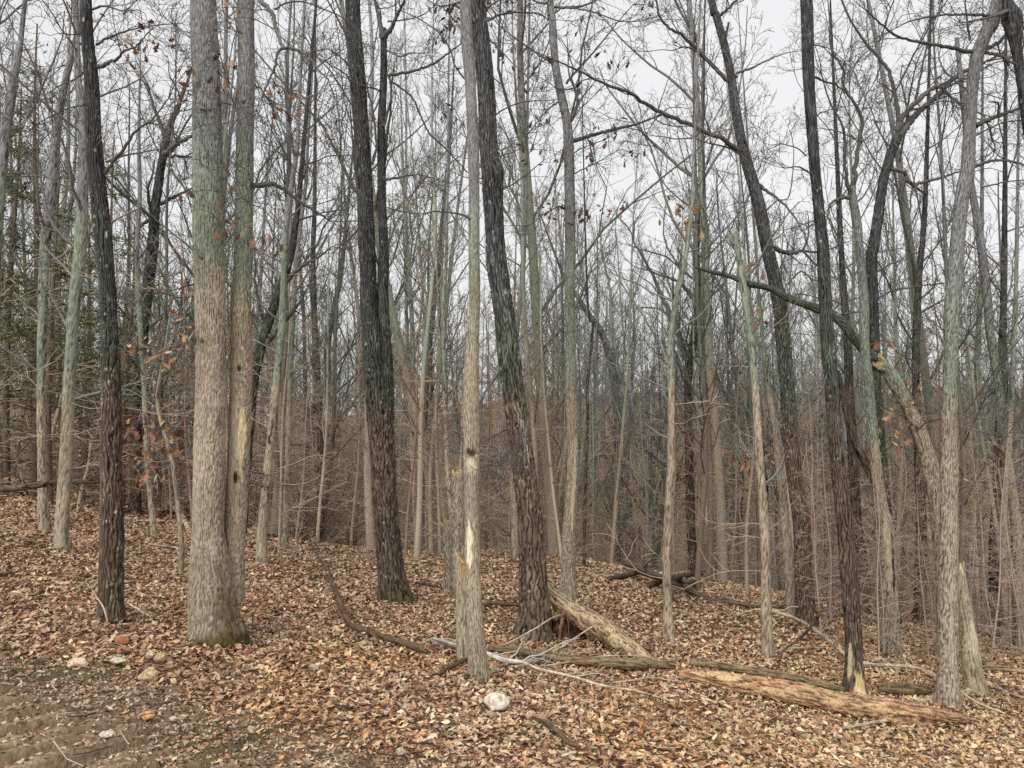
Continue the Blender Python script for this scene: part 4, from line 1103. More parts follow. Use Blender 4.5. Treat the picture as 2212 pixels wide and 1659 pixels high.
mid_tree('slim pale pole tree standing in front of the fallen curved branch', [(616, 1186, 14), (619, 1060, 13), (626, 853, 12), (632, 700, 11), (640, 560, 10), (660, 400, 8), (668, 260, 6)], 'pale', length=1.5)
mid_tree('reddish crooked trunk above the upper end of the fallen curved branch', [(664, 1150, 22), (662, 1080, 16), (664, 1000, 14), (672, 900, 15), (693, 853, 14), (709, 813, 14), (707, 753, 14), (718, 686, 13), (735, 600, 11), (748, 480, 8)], 'dark', length=1.8)
mid_tree('dark straight pole between the mossy-footed oak and the white-chipped stub', [(914, 1182, 19), (915, 1080, 17), (917, 886, 16), (925, 770, 15), (937, 653, 14), (950, 553, 13), (962, 420, 11), (972, 300, 8)], 'dark', length=2.0)
mid_tree('pale thin sapling close behind the white-chipped stub', [(984, 1240, 12), (980, 1150, 12), (970, 1050, 12), (964, 930, 11), (960, 800, 10), (958, 650, 9), (965, 500, 7)], 'sapling', length=1.2, name='sapling')
mid_tree('pale pole tree seen through the gap behind the mossy-footed oak', [(884, 1170, 12), (888, 1000, 12), (892, 850, 11), (890, 700, 10), (882, 560, 9), (872, 400, 7)], 'pale', length=1.6)
mid_tree('pale flared trunk peeking out behind the leaning dark oak', [(1113, 1208, 19), (1112, 1120, 16), (1106, 1000, 14), (1108, 800, 12), (1128, 600, 11), (1135, 450, 9), (1138, 300, 7)], 'pale', length=1.8)
mid_tree('dark tree sweeping left as it rises, behind the dark fallen limb', [(1360, 1216, 24), (1358, 1120, 21), (1344, 986, 19), (1332, 880, 18), (1320, 786, 17), (1300, 720, 15), (1272, 680, 13), (1247, 640, 10), (1215, 590, 7)], 'dark', length=2.4, zmin=3, limbs=[
    ('Z5', [(1820, 900, 30), (1790, 700, 26), (1750, 450, 24), (1740, 200, 20), (1690, 0, 15), (1680, -150, 10)], dict(tl=1.6))])
mid_tree('wiry dark stem rising beside the grey straight oak', [(1262, 1225, 7), (1264, 1086, 7), (1267, 986, 7), (1270, 886, 7), (1268, 836, 7), (1274, 780, 7), (1280, 700, 6), (1268, 620, 5)], 'black', length=0.9, name='sapling', n=8)
mid_tree('pale pole tree with mossy foot behind the mossy-footed oak', [(768, 1158, 17), (770, 1080, 14), (775, 960, 12), (783, 800, 11), (785, 650, 9), (778, 480, 7)], 'pale', length=1.6)
mid_tree('slim grey-barked sapling in front of the dark fallen limb', [(1444, 1392, 26), (1442, 1306, 20), (1440, 1200, 18), (1447, 1050, 18), (1450, 986, 17), (1450, 820, 15), (1449, 740, 13), (1462, 640, 12), (1480, 560, 10), (1497, 430, 8), (1500, 300, 6)], 'sapling', length=1.3, name='sapling', zmin=1.5, limbs=[
    ('Z5', [(2130, 870, 14), (2000, 810, 12), (1860, 740, 9), (1740, 690, 7), (1640, 610, 4)], dict(tl=0.6)),
    ('Z5', [(2120, 700, 22), (2080, 600, 18), (2000, 460, 16), (1920, 330, 14), (1830, 200, 10), (1760, 60, 7)], dict(tl=1.0))])
mid_tree('grey snag sapling with a broken top left of the brown leaning oak', [(1659, 1422, 27), (1655, 1320, 22), (1651, 1139, 20), (1640, 986, 18), (1630, 820, 16), (1621, 720, 15), (1611, 653, 15), (1603, 600, 15), (1594, 540, 14), (1588, 510, 12)], 'sapling', length=1.2, name='sapling', top_ext=0.1, n=7, limbs=[
    ('Z3', [(340, 1580, 30), (310, 1545, 24), (290, 1500, 12)], dict(twigs=False)),
    ('Z6', [(430, 720, 10), (360, 715, 9), (280, 715, 8), (215, 722, 5)], dict(tl=0.4))])
T = mid_tree('pale peeling trunk close behind the brown leaning oak', [(1708, 1332, 22), (1705, 1239, 21), (1696, 1120, 20), (1686, 1020, 19), (1676, 940, 16), (1664, 860, 13), (1650, 760, 10), (1640, 640, 7)], 'pale', length=1.3)
mid_tree('dark thick trunk half hidden behind the slender oak with the rotted foot', [(1868, 1328, 30), (1862, 1240, 27), (1852, 1150, 25), (1846, 1050, 22), (1838, 900, 20), (1828, 700, 17), (1815, 500, 12)], 'black', length=2.2, zmin=4)
mid_tree('dark trunk between the cracked pale tree and the shaggy oak', [(1986, 1352, 27), (1988, 1250, 24), (1990, 1139, 22), (1985, 986, 20), (1978, 800, 17), (1985, 600, 14), (2000, 400, 10)], 'dark', length=2.2, zmin=3)
mid_tree('dark trunk right of the bleached snag', [(2150, 1382, 27), (2148, 1280, 25), (2150, 1139, 22), (2158, 950, 19), (2165, 750, 16), (2170, 500, 12)], 'black', length=2.0, zmin=3)
mid_tree('pale pole tree right of the bleached snag', [(2130, 1378, 16), (2124, 1239, 15), (2116, 1100, 14), (2110, 950, 13), (2112, 750, 11), (2120, 550, 9)], 'pale', length=1.5)
mid_tree('pale pole tree close to the curved mottled oak', [(2176, 1402, 16), (2170, 1280, 14), (2166, 1139, 13), (2180, 950, 12), (2190, 750, 10), (2196, 550, 8)], 'pale', length=1.5)
mid_tree('tall forked tree seen through the gap right of the leaning dark oak', [(1500, 1270, 22), (1492, 1120, 20), (1488, 950, 19), (1487, 820, 19), (1500, 720, 18), (1508, 620, 16), (1505, 540, 13), (1515, 420, 10)], 'black', Y=19, length=3.0, zmin=4, limbs=[
    ('Z6', [(40, 700, 50), (-10, 560, 40), (-80, 380, 32), (-160, 200, 24), (-230, 60, 18), (-320, -100, 12)], dict(tl=1.6)),
    ('Z6', [(90, 300, 34), (20, 210, 26), (-60, 150, 18), (-160, 120, 12)], dict(tl=1.3))])
mid_tree('grey ridged trunk beyond the gap between the two dark centre oaks', [(690, 1125, 15), (692, 1000, 15), (690, 880, 14), (680, 700, 13), (676, 560, 12), (680, 400, 9)], 'dark', Y=20, length=2.2)

# the young oak that keeps its withered leaves, near the slim dark oak
T = mid_tree('leafy young oak still holding withered orange-brown leaves beside the slim dark oak', [(392, 1180, 10), (385, 1100, 9), (372, 1000, 9), (350, 920, 8), (340, 860, 7), (352, 780, 6), (365, 700, 5)], 'sapling', length=0.9, name='leafy_sapling', n=12, zmin=0.4, top_ext=0.4, Y=8.6)
hang_leaves(T, 'Z4', [(850, 580), (900, 575), (950, 570), (850, 1090), (880, 1085), (1000, 1120), (1050, 1140), (1100, 1115), (980, 1215), (1180, 1220), (900, 1340), (870, 1360), (960, 1370), (1150, 1340), (1100, 1350), (1210, 1330), (820, 1250), (1000, 1400), (1060, 1180)], n=6, size=0.13, cols=(0, 1, 5, 2), seed=21, spread=0.11)
T = mid_tree('low leafy sapling with curled brown leaves under the fallen horizontal pole', [(168, 1110, 8), (176, 1060, 7), (190, 1010, 6), (196, 970, 5)], 'sapling', length=0.7, name='leafy_sapling', n=8, zmin=0.3, top_ext=0.2, low=2)
hang_leaves(T, 'Z4', [(580, 1400), (540, 1280), (480, 1430), (40, 1420), (300, 1590), (560, 1600), (420, 1570), (620, 1540)], n=5, size=0.14, cols=(0, 1, 2), seed=22, spread=0.14)

# ------------------------------------------------------------------ fallen wood
BARK['redlog'] = dict(lump=0.55, mix=lin(198, 172, 130), mixa=0.5, plate=lin(186, 146, 114), fur=lin(70, 48, 36), period=0.020, asp=14.0, amp=0.020, lich=lin(206, 182, 136), la=0.45, cut=0.11)
BARK['tanlog'] = dict(lump=0.55, mix=lin(150, 134, 112), plate=lin(190, 168, 134), fur=lin(88, 66, 48), period=0.018, asp=14.0, amp=0.018, cut=0.11, lich=lin(200, 182, 120), la=0.3)
BARK['oldlog'] = dict(lump=0.55, mix=lin(150, 122, 94), plate=lin(136, 120, 94), fur=lin(62, 50, 38), period=0.026, asp=10.0, amp=0.018, lich=lin(116, 118, 84), la=0.5)
BARK['rot'] = dict(plate=lin(84, 62, 46), fur=lin(24, 17, 13), period=0.03, asp=8.0, amp=0.03, lich=lin(110, 90, 60), la=0.2)
BARK['deadlimb'] = dict(plate=lin(112, 98, 84), fur=lin(48, 40, 34), period=0.02, asp=6.0, amp=0.005, lich=lin(120, 120, 96), la=0.25)
BARK['stick'] = dict(plate=lin(206, 188, 162), fur=lin(110, 92, 74), period=0.014, asp=8.0, amp=0.002, lich=lin(184, 176, 154), la=0.3)
BARK['brownstick'] = dict(plate=lin(106, 86, 70), fur=lin(62, 50, 42), period=0.014, asp=8.0, amp=0.003, lich=lin(150, 130, 104), la=0.15)
BARK['whitestick'] = dict(plate=lin(214, 210, 198), fur=lin(110, 104, 92), period=0.014, asp=8.0, amp=0.002, lich=lin(150, 160, 140), la=0.4)

def gpt(x, y):
    p = ground_hit(x, y)
    return np.array([p[0], p[1], float(terrain(p[0], p[1]))])

def lying(name, label, cat, sheet, pts, kind, seed, Yfix=None, lift=0.25, heights=None, S=10, step=0.05, twigs=0, group=None, part='wood', ends=True, big_patches=()):
    """Wood lying on the ground: each picture point stands over the ground there; heights raises it above the ground in metres."""
    P = conv(sheet, pts)
    if kind in ('stick', 'whitestick'):
        P = [(x, y, w * 1.25) for x, y, w in P]
    rows = []
    for i, (x, y, w) in enumerate(P):
        h = heights[i] if heights else 0.0
        if Yfix is not None:
            rows.append([*at(x, y, Yfix), px(w, Yfix) / 2])
            continue
        g = gpt(x, y + w * 0.4)
        if h > 0.02:
            # where the wood hangs in the air, the foot of its plumb line lies lower in the picture
            g = gpt(x, y + h * F / max(g[1], 2) )
            r = px(w, g[1]) / 2
            p = at(x, y, g[1])
        else:
            r = px(w, g[1]) / 2
            p = np.array([g[0], g[1], g[2] + r * (0.8 if r > 0.05 else 0.95) + 0.045])
        rows.append([*p, r])
    rows = np.array(rows)
    base = rows[len(rows) // 2, :3].copy()
    base[2] = float(terrain(base[0], base[1]))
    o = tag(empty(name, base), label, cat, group)
    if rows[:, 3].max() > 0.07:
        LOGS.append(rows.copy())
    if ends:
        e0 = rows[0].copy(); e0[:3] += (rows[0, :3] - rows[1, :3]) * 0.02; e0[3] *= 0.35
        e1 = rows[-1].copy(); e1[:3] += (rows[-1, :3] - rows[-2, :3]) * 0.02; e1[3] *= 0.35
        rows = np.vstack([e0, rows, e1])
    me = trunk_mesh(part, rows, kind, seed, S=S, step=step, flare=0, moss=0, tint_amt=0, base_z=-50, mat=M_WOOD, patches=big_patches)
    obj(part, shift(me, base), o)
    if twigs:
        R = random.Random(seed)
        bag = Bag()
        Q = smooth_path(rows, 30)
        sp = dict(LIMB_SPEC); sp['levels'] = 2; sp['col'] = BARK[kind]['plate'] * 0.8; sp['n'] = [3]
        for j in range(twigs):
            i = R.randrange(3, 28)
            dv = unit(Q[i + 1, :3] - Q[i - 1, :3])
            d = dv + np.array([R.gauss(0, 0.5), R.gauss(0, 0.5), R.uniform(0, 0.5)])
            grow(R, Q[i, :3], d, R.uniform(0.3, 0.8), max(0.003, Q[i, 3] * 0.5), 0, [bag], sp)
        t = obj('twigs', shift(bag.build('twigs', M_TWIG), base), o)
        t['kind'] = 'stuff'
    return o

lying('fallen_log', 'long rotten orange-red log with a splintered end, lying below the big shaggy oak', 'log', 'G3',
      [(-20, 1080, 60), (100, 1095, 84), (250, 1120, 104), (500, 1160, 128), (750, 1215, 140), (1000, 1262, 142), (1250, 1300, 148), (1500, 1335, 150), (1620, 1350, 120), (1740, 1368, 90), (1830, 1375, 56), (1866, 1376, 26)],
      'redlog', 31, S=48, step=0.02)
lying('fallen_log', 'crumbling grey-green log mossed over, stretched along the foot of the leaning broken log', 'log', 'G2',
      [(960, 905, 40), (1100, 925, 58), (1300, 950, 64), (1500, 985, 70), (1700, 1000, 74), (1900, 1010, 70), (2050, 1020, 50), (2160, 1035, 30)], 'oldlog', 32, S=32, step=0.022)
lying('fallen_log', 'dark mossy log slab lying just behind the orange-red log', 'log', 'G3',
      [(60, 1010, 30), (250, 1025, 44), (450, 1060, 50), (650, 1090, 54), (800, 1120, 52), (960, 1160, 40), (1050, 1175, 22)], 'oldlog', 33, S=28, step=0.022)
lying('fallen_log', 'short brown log end lying between the rotted-foot oak and the shaggy oak', 'log', 'G3',
      [(1270, 1165, 50), (1380, 1170, 66), (1500, 1175, 66), (1600, 1180, 50)], 'oldlog', 34, S=24)
lying('fallen_log', 'half-buried tan log right of the bleached snag', 'log', 'G3',
      [(1950, 1030, 24), (2050, 1035, 36), (2150, 1045, 38), (2260, 1060, 34)], 'tanlog', 35, S=24)
# the broken trunk that leans from the hollow stump to the ground
def leaning_log():
    ga = gpt(1414, 1436)
    Ya = ga[1]; Yb = trees['dark_centre'].Y + 0.42
    P = [(1176, 1262, 20), (1200, 1290, 38), (1240, 1322, 52), (1290, 1352, 56), (1345, 1390, 50), (1390, 1418, 34), (1418, 1434, 12)]
    rows = []
    for i, (x, y, w) in enumerate(P):
        t = i / (len(P) - 1)
        Y = lerp(Yb, Ya, t)
        rows.append([*at(x, y, Y), px(w, Y) / 2 * 0.85])
    base = ga
    o = tag(empty('leaning_log', base), 'straw-coloured split log slanting from the hollow stump down to the ground', 'log')
    me = trunk_mesh('wood', np.array(rows), 'tanlog', 36, S=40, step=0.016, flare=0, moss=0, tint_amt=0, base_z=-50, mat=M_WOOD)
    obj('wood', shift(me, base), o)
    # long splinters standing off the split
    R = random.Random(3)
    Q = smooth_path(np.array(rows), 40)
    for k in range(7):
        i = R.randrange(4, 26)
        d = unit(Q[i + 6, :3] - Q[i, :3])
        p0 = Q[i, :3] + np.array([0, -0.6, R.uniform(-0.5, 0.7)]) * Q[i, 3]
        p1 = p0 + d * R.uniform(0.25, 0.6) + np.array([0, -0.02, R.uniform(-0.08, 0.05)])
        b = Bag(); b.add(smooth_path(np.array([p0, (p0 + p1) / 2 + [0, 0, 0.01], p1]), 6), np.linspace(0.012, 0.004, 6), 5, BARK['tanlog']['plate'] * R.uniform(0.6, 1.1))
        obj('splinter', shift(b.build('splinter', M_WOOD), base), o)
leaning_log()
near_tree('hollow_stump', 'blackened hollow stump with hanging roots between the leaning dark oak and the split log', 'stump',
          [(1222, 1398, 92), (1222, 1372, 82), (1218, 1345, 70), (1212, 1322, 58), (1206, 1300, 44)], 'rot', 37, Y=trees['dark_centre'].Y + 0.25, extend=0, jag=0.2, S=48, flare=0.25, moss=0.2, tint_amt=0, below=0.3,
          limbs=[('G2', [(1440, 650, 26), (1425, 720, 24), (1415, 800, 20), (1420, 880, 16)], dict(twigs=False, dy=-0.05, y0=-0.30)),
                 ('G2', [(1450, 650, 16), (1500, 700, 18), (1560, 760, 18), (1600, 800, 14)], dict(twigs=False, dy=-0.1, y0=-0.28)),
                 ('G2', [(1460, 660, 8), (1470, 720, 7), (1475, 800, 6)], dict(twigs=False, dy=0.0, y0=-0.34))], limb_col=lin(120, 96, 76))
near_tree('hollow_stump', 'wide dark root stump behind the dark straight pole', 'stump',
          [(944, 1160, 36), (943, 1140, 30), (942, 1118, 26), (941, 1098, 22)], 'rot', 38, extend=0, jag=0.15, S=32, flare=0.5, moss=0.2, tint_amt=0)

lying('fallen_branch', 'long curved brown branch arching from the crooked reddish trunk down to the leaves', 'branch', '0',
      [(668, 1120, 11), (675, 1163, 12), (700, 1216, 12), (717, 1256, 12), (737, 1309, 13), (757, 1346, 14), (804, 1369, 14), (854, 1393, 14), (887, 1406, 15), (924, 1419, 12)], 'brownstick', 40,
      heights=[0.75, 0.6, 0.45, 0.32, 0.18, 0.1, 0.05, 0.0, 0.0, 0.0])
lying('fallen_branch', 'bleached white branch with forked twigs behind the scarred young trunk', 'branch', 'G2',
      [(580, 850, 22), (680, 880, 24), (820, 912, 24), (950, 950, 24), (1050, 990, 24), (1180, 1005, 22), (1260, 990, 14), (1400, 960, 10)], 'whitestick', 41, heights=[0.02] * 8, twigs=6)
lying('fallen_branch', 'thin tan branch running right from the bleached white branch', 'branch', 'G2',
      [(1180, 1010, 16), (1300, 1050, 16), (1500, 1100, 15), (1700, 1160, 15), (1900, 1190, 13), (2100, 1250, 9), (2180, 1280, 5)], 'stick', 42, twigs=3)
lying('fallen_branch', 'straight thin stick leaning up from the white branch across the hollow stump', 'branch', 'G2',
      [(960, 920, 10), (1100, 840, 10), (1250, 760, 10), (1380, 680, 9), (1500, 655, 6)], 'stick', 43, heights=[0.02, 0.12, 0.25, 0.36, 0.42])
lying('fallen_branch', 'pale crossing stick slanting over the split log', 'branch', 'G2',
      [(1100, 1030, 10), (1250, 975, 11), (1400, 890, 11), (1480, 840, 10), (1600, 760, 8), (1720, 690, 6)], 'stick', 44, heights=[0.02, 0.05, 0.12, 0.2, 0.28, 0.36])
lying('fallen_branch', 'thin arched twig branch over the grey-green log', 'branch', 'G2',
      [(1200, 1010, 9), (1400, 985, 9), (1600, 945, 9), (1800, 930, 8), (1960, 940, 8), (2120, 965, 6), (2200, 940, 4)], 'stick', 45, heights=[0.03, 0.06, 0.12, 0.15, 0.12, 0.06, 0.05], twigs=4)
lying('fallen_branch', 'straight pale stick lying near the left end of the orange-red log', 'branch', 'G2',
      [(1660, 1150, 9), (1850, 1125, 9), (2000, 1105, 8), (2150, 1120, 7), (2212, 1130, 5)], 'stick', 46)
lying('fallen_branch', 'long bent pale sapling arching down from the sapling with broken top to the shaggy oak', 'branch', 'G3',
      [(300, 690, 10), (500, 632, 16), (700, 680, 20), (850, 760, 20), (1000, 880, 20), (1080, 940, 20), (1200, 985, 19), (1450, 1000, 18), (1600, 1040, 17), (1750, 1130, 16), (1900, 1230, 14), (2090, 1330, 8)], 'stick', 47,
      heights=[0.05, 0.15, 0.2, 0.3, 0.36, 0.36, 0.34, 0.4, 0.35, 0.2, 0.08, 0.02], twigs=5)
lying('fallen_branch', 'forked bleached branch on the ground at the foot of the bleached snag', 'branch', 'G3',
      [(1500, 1245, 26), (1600, 1225, 28), (1790, 1190, 30), (1880, 1140, 30), (1965, 1110, 28), (2080, 1160, 18), (2220, 1230, 12)], 'stick', 48, heights=[0.0, 0.03, 0.05, 0.06, 0.06, 0.04, 0.02], twigs=3)
lying('fallen_branch', 'peeled stick leaning on the near side of the orange-red log', 'branch', 'G3',
      [(1030, 1440, 14), (1150, 1415, 16), (1300, 1385, 18), (1440, 1358, 22), (1520, 1342, 26)], 'stick', 49)
lying('fallen_branch', 'thin brown whip bending up past the broken-topped sapling from the dark slab log', 'branch', 'G3',
      [(1005, 250, 16), (960, 400, 17), (920, 560, 18), (860, 700, 18), (760, 820, 16), (650, 900, 14), (620, 1000, 13), (560, 1045, 12), (440, 1055, 9)], 'brownstick', 50, heights=[2.0, 1.6, 1.2, 0.8, 0.4, 0.2, 0.1, 0.05, 0.03])
lying('fallen_branch', 'pale thin branch crossing low behind the dark slab log', 'branch', 'G3',
      [(540, 930, 8), (650, 890, 10), (780, 880, 11), (900, 880, 8)], 'stick', 51, heights=[0.05, 0.1, 0.1, 0.05])
lying('fallen_branch', 'dark arched fallen limb on the leaves in front of the sweeping dark tree', 'branch', 'G2',
      [(1740, 445, 26), (1850, 410, 40), (1930, 385, 44), (2080, 425, 46), (2212, 415, 40), (2370, 390, 36), (2480, 430, 20)], 'deadlimb', 52, heights=[0.02, 0.1, 0.2, 0.2, 0.25, 0.25, 0.1], S=24)
lying('fallen_branch', 'straight dark fallen limb propped over the arched one', 'branch', 'G2',
      [(1840, 335, 34), (1960, 375, 38), (2090, 432, 40), (2212, 490, 34), (2400, 570, 30), (2560, 610, 26), (2720, 635, 16)], 'deadlimb', 53, heights=[0.45, 0.35, 0.25, 0.15, 0.05, 0.02, 0.02], S=24, twigs=4)
lying('fallen_branch', 'dark short limb under the arched fallen limb', 'branch', 'G2',
      [(2000, 490, 30), (2090, 450, 36), (2180, 445, 34), (2300, 450, 28), (2400, 440, 16)], 'deadlimb', 54, heights=[0.02, 0.08, 0.1, 0.06, 0.03], S=20)
lying('fallen_branch', 'black upright curling branch rising from the dark fallen limbs', 'branch', 'G3',
      [(110, 375, 16), (95, 300, 15), (80, 240, 14), (115, 170, 14), (150, 100, 13), (180, 20, 11), (200, -60, 8)], 'deadlimb', 55, heights=[0.3, 0.6, 0.85, 1.1, 1.4, 1.7, 2.0])
lying('fallen_branch', 'weathered dark branch lying among brush right of the dark fallen limbs', 'branch', 'G3',
      [(230, 560, 30), (340, 590, 34), (480, 615, 32), (600, 625, 26), (720, 630, 16)], 'deadlimb', 56, heights=[0.05] * 5, S=20, twigs=4)
lying('fallen_pole', 'weathered horizontal pole held off the ground behind the slim dark oak', 'log', 'Z4',
      [(-60, 1515, 46), (0, 1508, 46), (120, 1502, 44), (250, 1485, 40), (400, 1465, 36), (560, 1462, 32), (680, 1460, 28), (850, 1450, 20), (1000, 1440, 12)], 'deadlimb', 57, Yfix=11.6, S=20, twigs=8)
lying('fallen_branch', 'pale broken pole sloping down to the left foot of the double oak', 'branch', 'Z4',
      [(920, 1435, 20), (990, 1480, 24), (1060, 1555, 28), (1150, 1650, 30), (1215, 1760, 26)], 'stick', 58, heights=[0.5, 0.42, 0.3, 0.15, 0.03], twigs=2)
lying('fallen_branch', 'short grey upright spike beside the horizontal pole', 'branch', 'Z4',
      [(505, 1425, 16), (530, 1380, 16), (560, 1330, 14), (592, 1265, 9)], 'stick', 59, heights=[0.35, 0.5, 0.65, 0.85])
lying('fallen_branch', 'brown stick lying left of the scarred young trunk', 'branch', 'G2', [(630, 1085, 22), (700, 1040, 26), (780, 1000, 26), (830, 975, 18)], 'brownstick', 60)
lying('fallen_branch', 'dark branch on the leaves between the splintered stub and the leaning dark oak', 'branch', 'G2', [(915, 625, 20), (980, 612, 24), (1060, 620, 26), (1150, 622, 26)], 'brownstick', 61)
lying('fallen_branch', 'dark stick pointing away from the mossy-footed oak', 'branch', 'G2', [(480, 475, 18), (560, 490, 18), (640, 510, 14), (700, 530, 8)], 'brownstick', 62)
lying('fallen_branch', 'thick brown stick alone on the leaves below the white boulder', 'branch', 'G2', [(1240, 1385, 20), (1330, 1410, 28), (1410, 1470, 32), (1480, 1540, 30), (1520, 1570, 14)], 'brownstick', 63)
lying('fallen_branch', 'thin twig left of the white boulder on the bare soil', 'branch', 'G2', [(810, 1595, 10), (860, 1560, 11), (920, 1535, 9), (960, 1520, 6)], 'brownstick', 64)
lying('fallen_branch', 'pale twig fork lying beyond the bare soil left of the double oak', 'branch', 'G1', [(840, 625, 12), (890, 660, 13), (940, 690, 13), (970, 705, 9)], 'stick', 65, twigs=2)
lying('fallen_branch', 'curved pale twig on the leaves left of the double oak', 'branch', 'G1', [(960, 225, 10), (1060, 240, 12), (1140, 250, 11), (1190, 275, 9), (1150, 300, 6)], 'stick', 66)
lying('fallen_branch', 'stick propped against the slim dark oak', 'branch', 'G1', [(700, 735, 10), (690, 680, 10), (665, 610, 9), (600, 510, 6)], 'stick', 67, heights=[0.03, 0.12, 0.22, 0.36])
lying('fallen_branch', 'dark log end poking into the leaves beside the slim dark oak', 'branch', 'G1', [(-60, 432, 26), (0, 434, 28), (50, 430, 26), (95, 425, 18)], 'deadlimb', 68)
lying('fallen_branch', 'curved twig sprouting at the right foot of the double oak', 'branch', 'G1', [(1640, 790, 9), (1635, 720, 9), (1650, 650, 8), (1700, 560, 6), (1740, 510, 4)], 'brownstick', 69, heights=[0.03, 0.14, 0.25, 0.38, 0.46])

# ------------------------------------------------------------------ stones
def ico(sub):
    import bmesh
    bm = bmesh.new()
    bmesh.ops.create_icosphere(bm, subdivisions=sub, radius=1.0)
    V = np.array([v.co[:] for v in bm.verts]); Fc = np.array([[v.index for v in f.verts] for f in bm.faces])
    bm.free()
    return V, Fc
ICO3, ICO4, ICO1, ICO2 = ico(3), ico(4), ico(1), ico(2)

def stone_mesh(seed, dims, c1, c2, hi=True):
    V, Fc = ICO4 if hi else ICO2
    V = V.copy()
    r = np.random.default_rng(seed)
    for _ in range(14):                      # chop facets
        n = unit(r.normal(0, 1, 3)); d = r.uniform(0.62, 0.92)
        k = V @ n
        V = V - np.maximum(k - d, 0)[:, None] * n[None] * 0.9
    n = fbm(V[:, 0] * 2.5 + seed, V[:, 1] * 2.5, V[:, 2] * 2.5, seed, 4)
    V = V * (0.86 + 0.3 * n)[:, None]
    q = fbm(V[:, 0] * 4, V[:, 1] * 4, V[:, 2] * 4, seed + 3, 3)
    C = lerp(np.asarray(c1)[None], np.asarray(c2)[None], sstep(0.35, 0.65, q)[:, None])
    return new_mesh('stone', V * np.asarray(dims)[None], Fc, M_STONE, C, smooth=hi)

KEEP_OUT = []
def rock(label, sheet, x, y, w, h, c1, c2, seed, name='rock', group=None):
    X, Yp, _ = conv(sheet, [(x, y)])[0]
    k = OFF[sheet][2]
    g = gpt(X, Yp + h / k * 0.35)
    a = px(w / k, g[1]) / 2 * 1.12; c = px(h / k, g[1]) / 2 * 1.15
    o = obj(name, stone_mesh(seed, (a, a * 0.8, c), c1, c2), None, Vector(g + np.array([0, 0, c * 0.38 + 0.02])))
    KEEP_OUT.append((g[0], g[1], a * 0.95))
    return tag(o, label, 'rock', group)

W1, W2 = lin(208, 196, 174), lin(160, 144, 120)
rock('rounded white boulder alone on the leaves before the scarred young trunk', 'G2', 1005, 1238, 150, 118, lin(226, 218, 200), lin(178, 166, 146), 1, 'boulder')
rock('flat cream rock with a pinkish side on the bare soil', 'G1', 503, 1005, 112, 70, W1, lin(186, 140, 112), 2)
rock('domed rusty-red rock at the edge of the leaves', 'G1', 792, 845, 88, 44, lin(170, 108, 76), lin(146, 94, 66), 3)
rock('orange-grey rock just below the domed rusty rock', 'G1', 795, 905, 80, 54, lin(160, 96, 62), lin(150, 130, 120), 4)
rock('white angular rock beside the round tan rock', 'G1', 972, 938, 60, 48, W1, W2, 5)
rock('round tan rock beside the white angular rock', 'G1', 1040, 948, 74, 66, lin(186, 164, 128), lin(156, 130, 98), 6)
rock('pale yellowish blocky rock with a dark hollow, largest on the bare soil', 'G1', 955, 1068, 118, 96, lin(204, 186, 146), lin(156, 132, 98), 7)
rock('split white rock between the flat cream rock and the round tan rock', 'G1', 765, 985, 90, 48, W1, lin(150, 142, 124), 8)
rock('small egg-shaped cream rock right of the yellowish blocky rock', 'G1', 1122, 1112, 40, 42, lin(206, 192, 152), W2, 9)
rock('reddish flat rock slab low on the bare soil', 'G1', 955, 1350, 90, 54, lin(178, 122, 92), lin(196, 164, 120), 10)
rock('small white wedge-shaped rock on the bare soil', 'G1', 1122, 1382, 46, 28, W1, W2, 12)
rock('pale grey rock lying among leaves right of the double oak', 'G1', 2035, 1015, 60, 40, lin(176, 170, 156), W2, 13)
rock('bone-white long stone near the lower end of the track ridges', 'G1', 692, 1575, 84, 30, lin(220, 212, 194), W2, 14)
rock('white lumpy stone among leaves by the right end of the orange-red log', 'G3', 2085, 1425, 44, 36, W1, W2, 15)
rock('small white stone on the bare soil left of the white boulder', 'G2', 290, 1320, 34, 32, W1, W2, 16)
rock('white stone near the twig on the bare soil', 'G2', 385, 1600, 60, 44, W1, lin(150, 140, 120), 17)

peb = [stone_mesh(50 + k, (1, 0.75, 0.55), lerp(W1, W2, k / 5), W2 * 0.8, hi=False) for k in range(6)]
R = random.Random(5)
cnt = 0
for _ in range(4000):
    if cnt >= 95:
        break
    X, Yp = R.uniform(-20, 1150), R.uniform(1400, 1670)
    g = gpt(X, Yp)
    c, s = mud_masks(g[0], g[1])
    n = float(fbm(g[0] * 1.4, g[1] * 1.4, 0.7, 91, 2))
    if R.random() > float(s) * (1 - 0.75 * float(c)) * (0.15 + 1.7 * max(0, n - 0.4)) + 0.02:
        continue
    o = obj('pebble', peb[cnt % 6], None, Vector(g + np.array([0, 0, 0.004])))
    sz = R.uniform(0.010, 0.030) * (1.5 if R.random() < 0.12 else 1)
    o.scale = (sz, sz, sz)
    o.rotation_euler = (R.uniform(-0.3, 0.3), R.uniform(-0.3, 0.3), R.uniform(0, 6.28))
    tag(o, 'small whitish pebble strewn on the bare churned soil', 'pebble', 'whitish pebbles on the bare soil')
    cnt += 1

# ------------------------------------------------------------------ woods behind: prototypes, then copies
def add_tint(z0, z1, seed):
    def f(V, C):
        n = fbm(V[:, 0] * 3, V[:, 1] * 3, V[:, 2] * 1.2, seed, 2)
        k = fbm(V[:, 0] * 14, V[:, 1] * 14, V[:, 2] * 4, seed + 1, 2)
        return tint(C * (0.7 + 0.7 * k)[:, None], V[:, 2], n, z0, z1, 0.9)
    return f

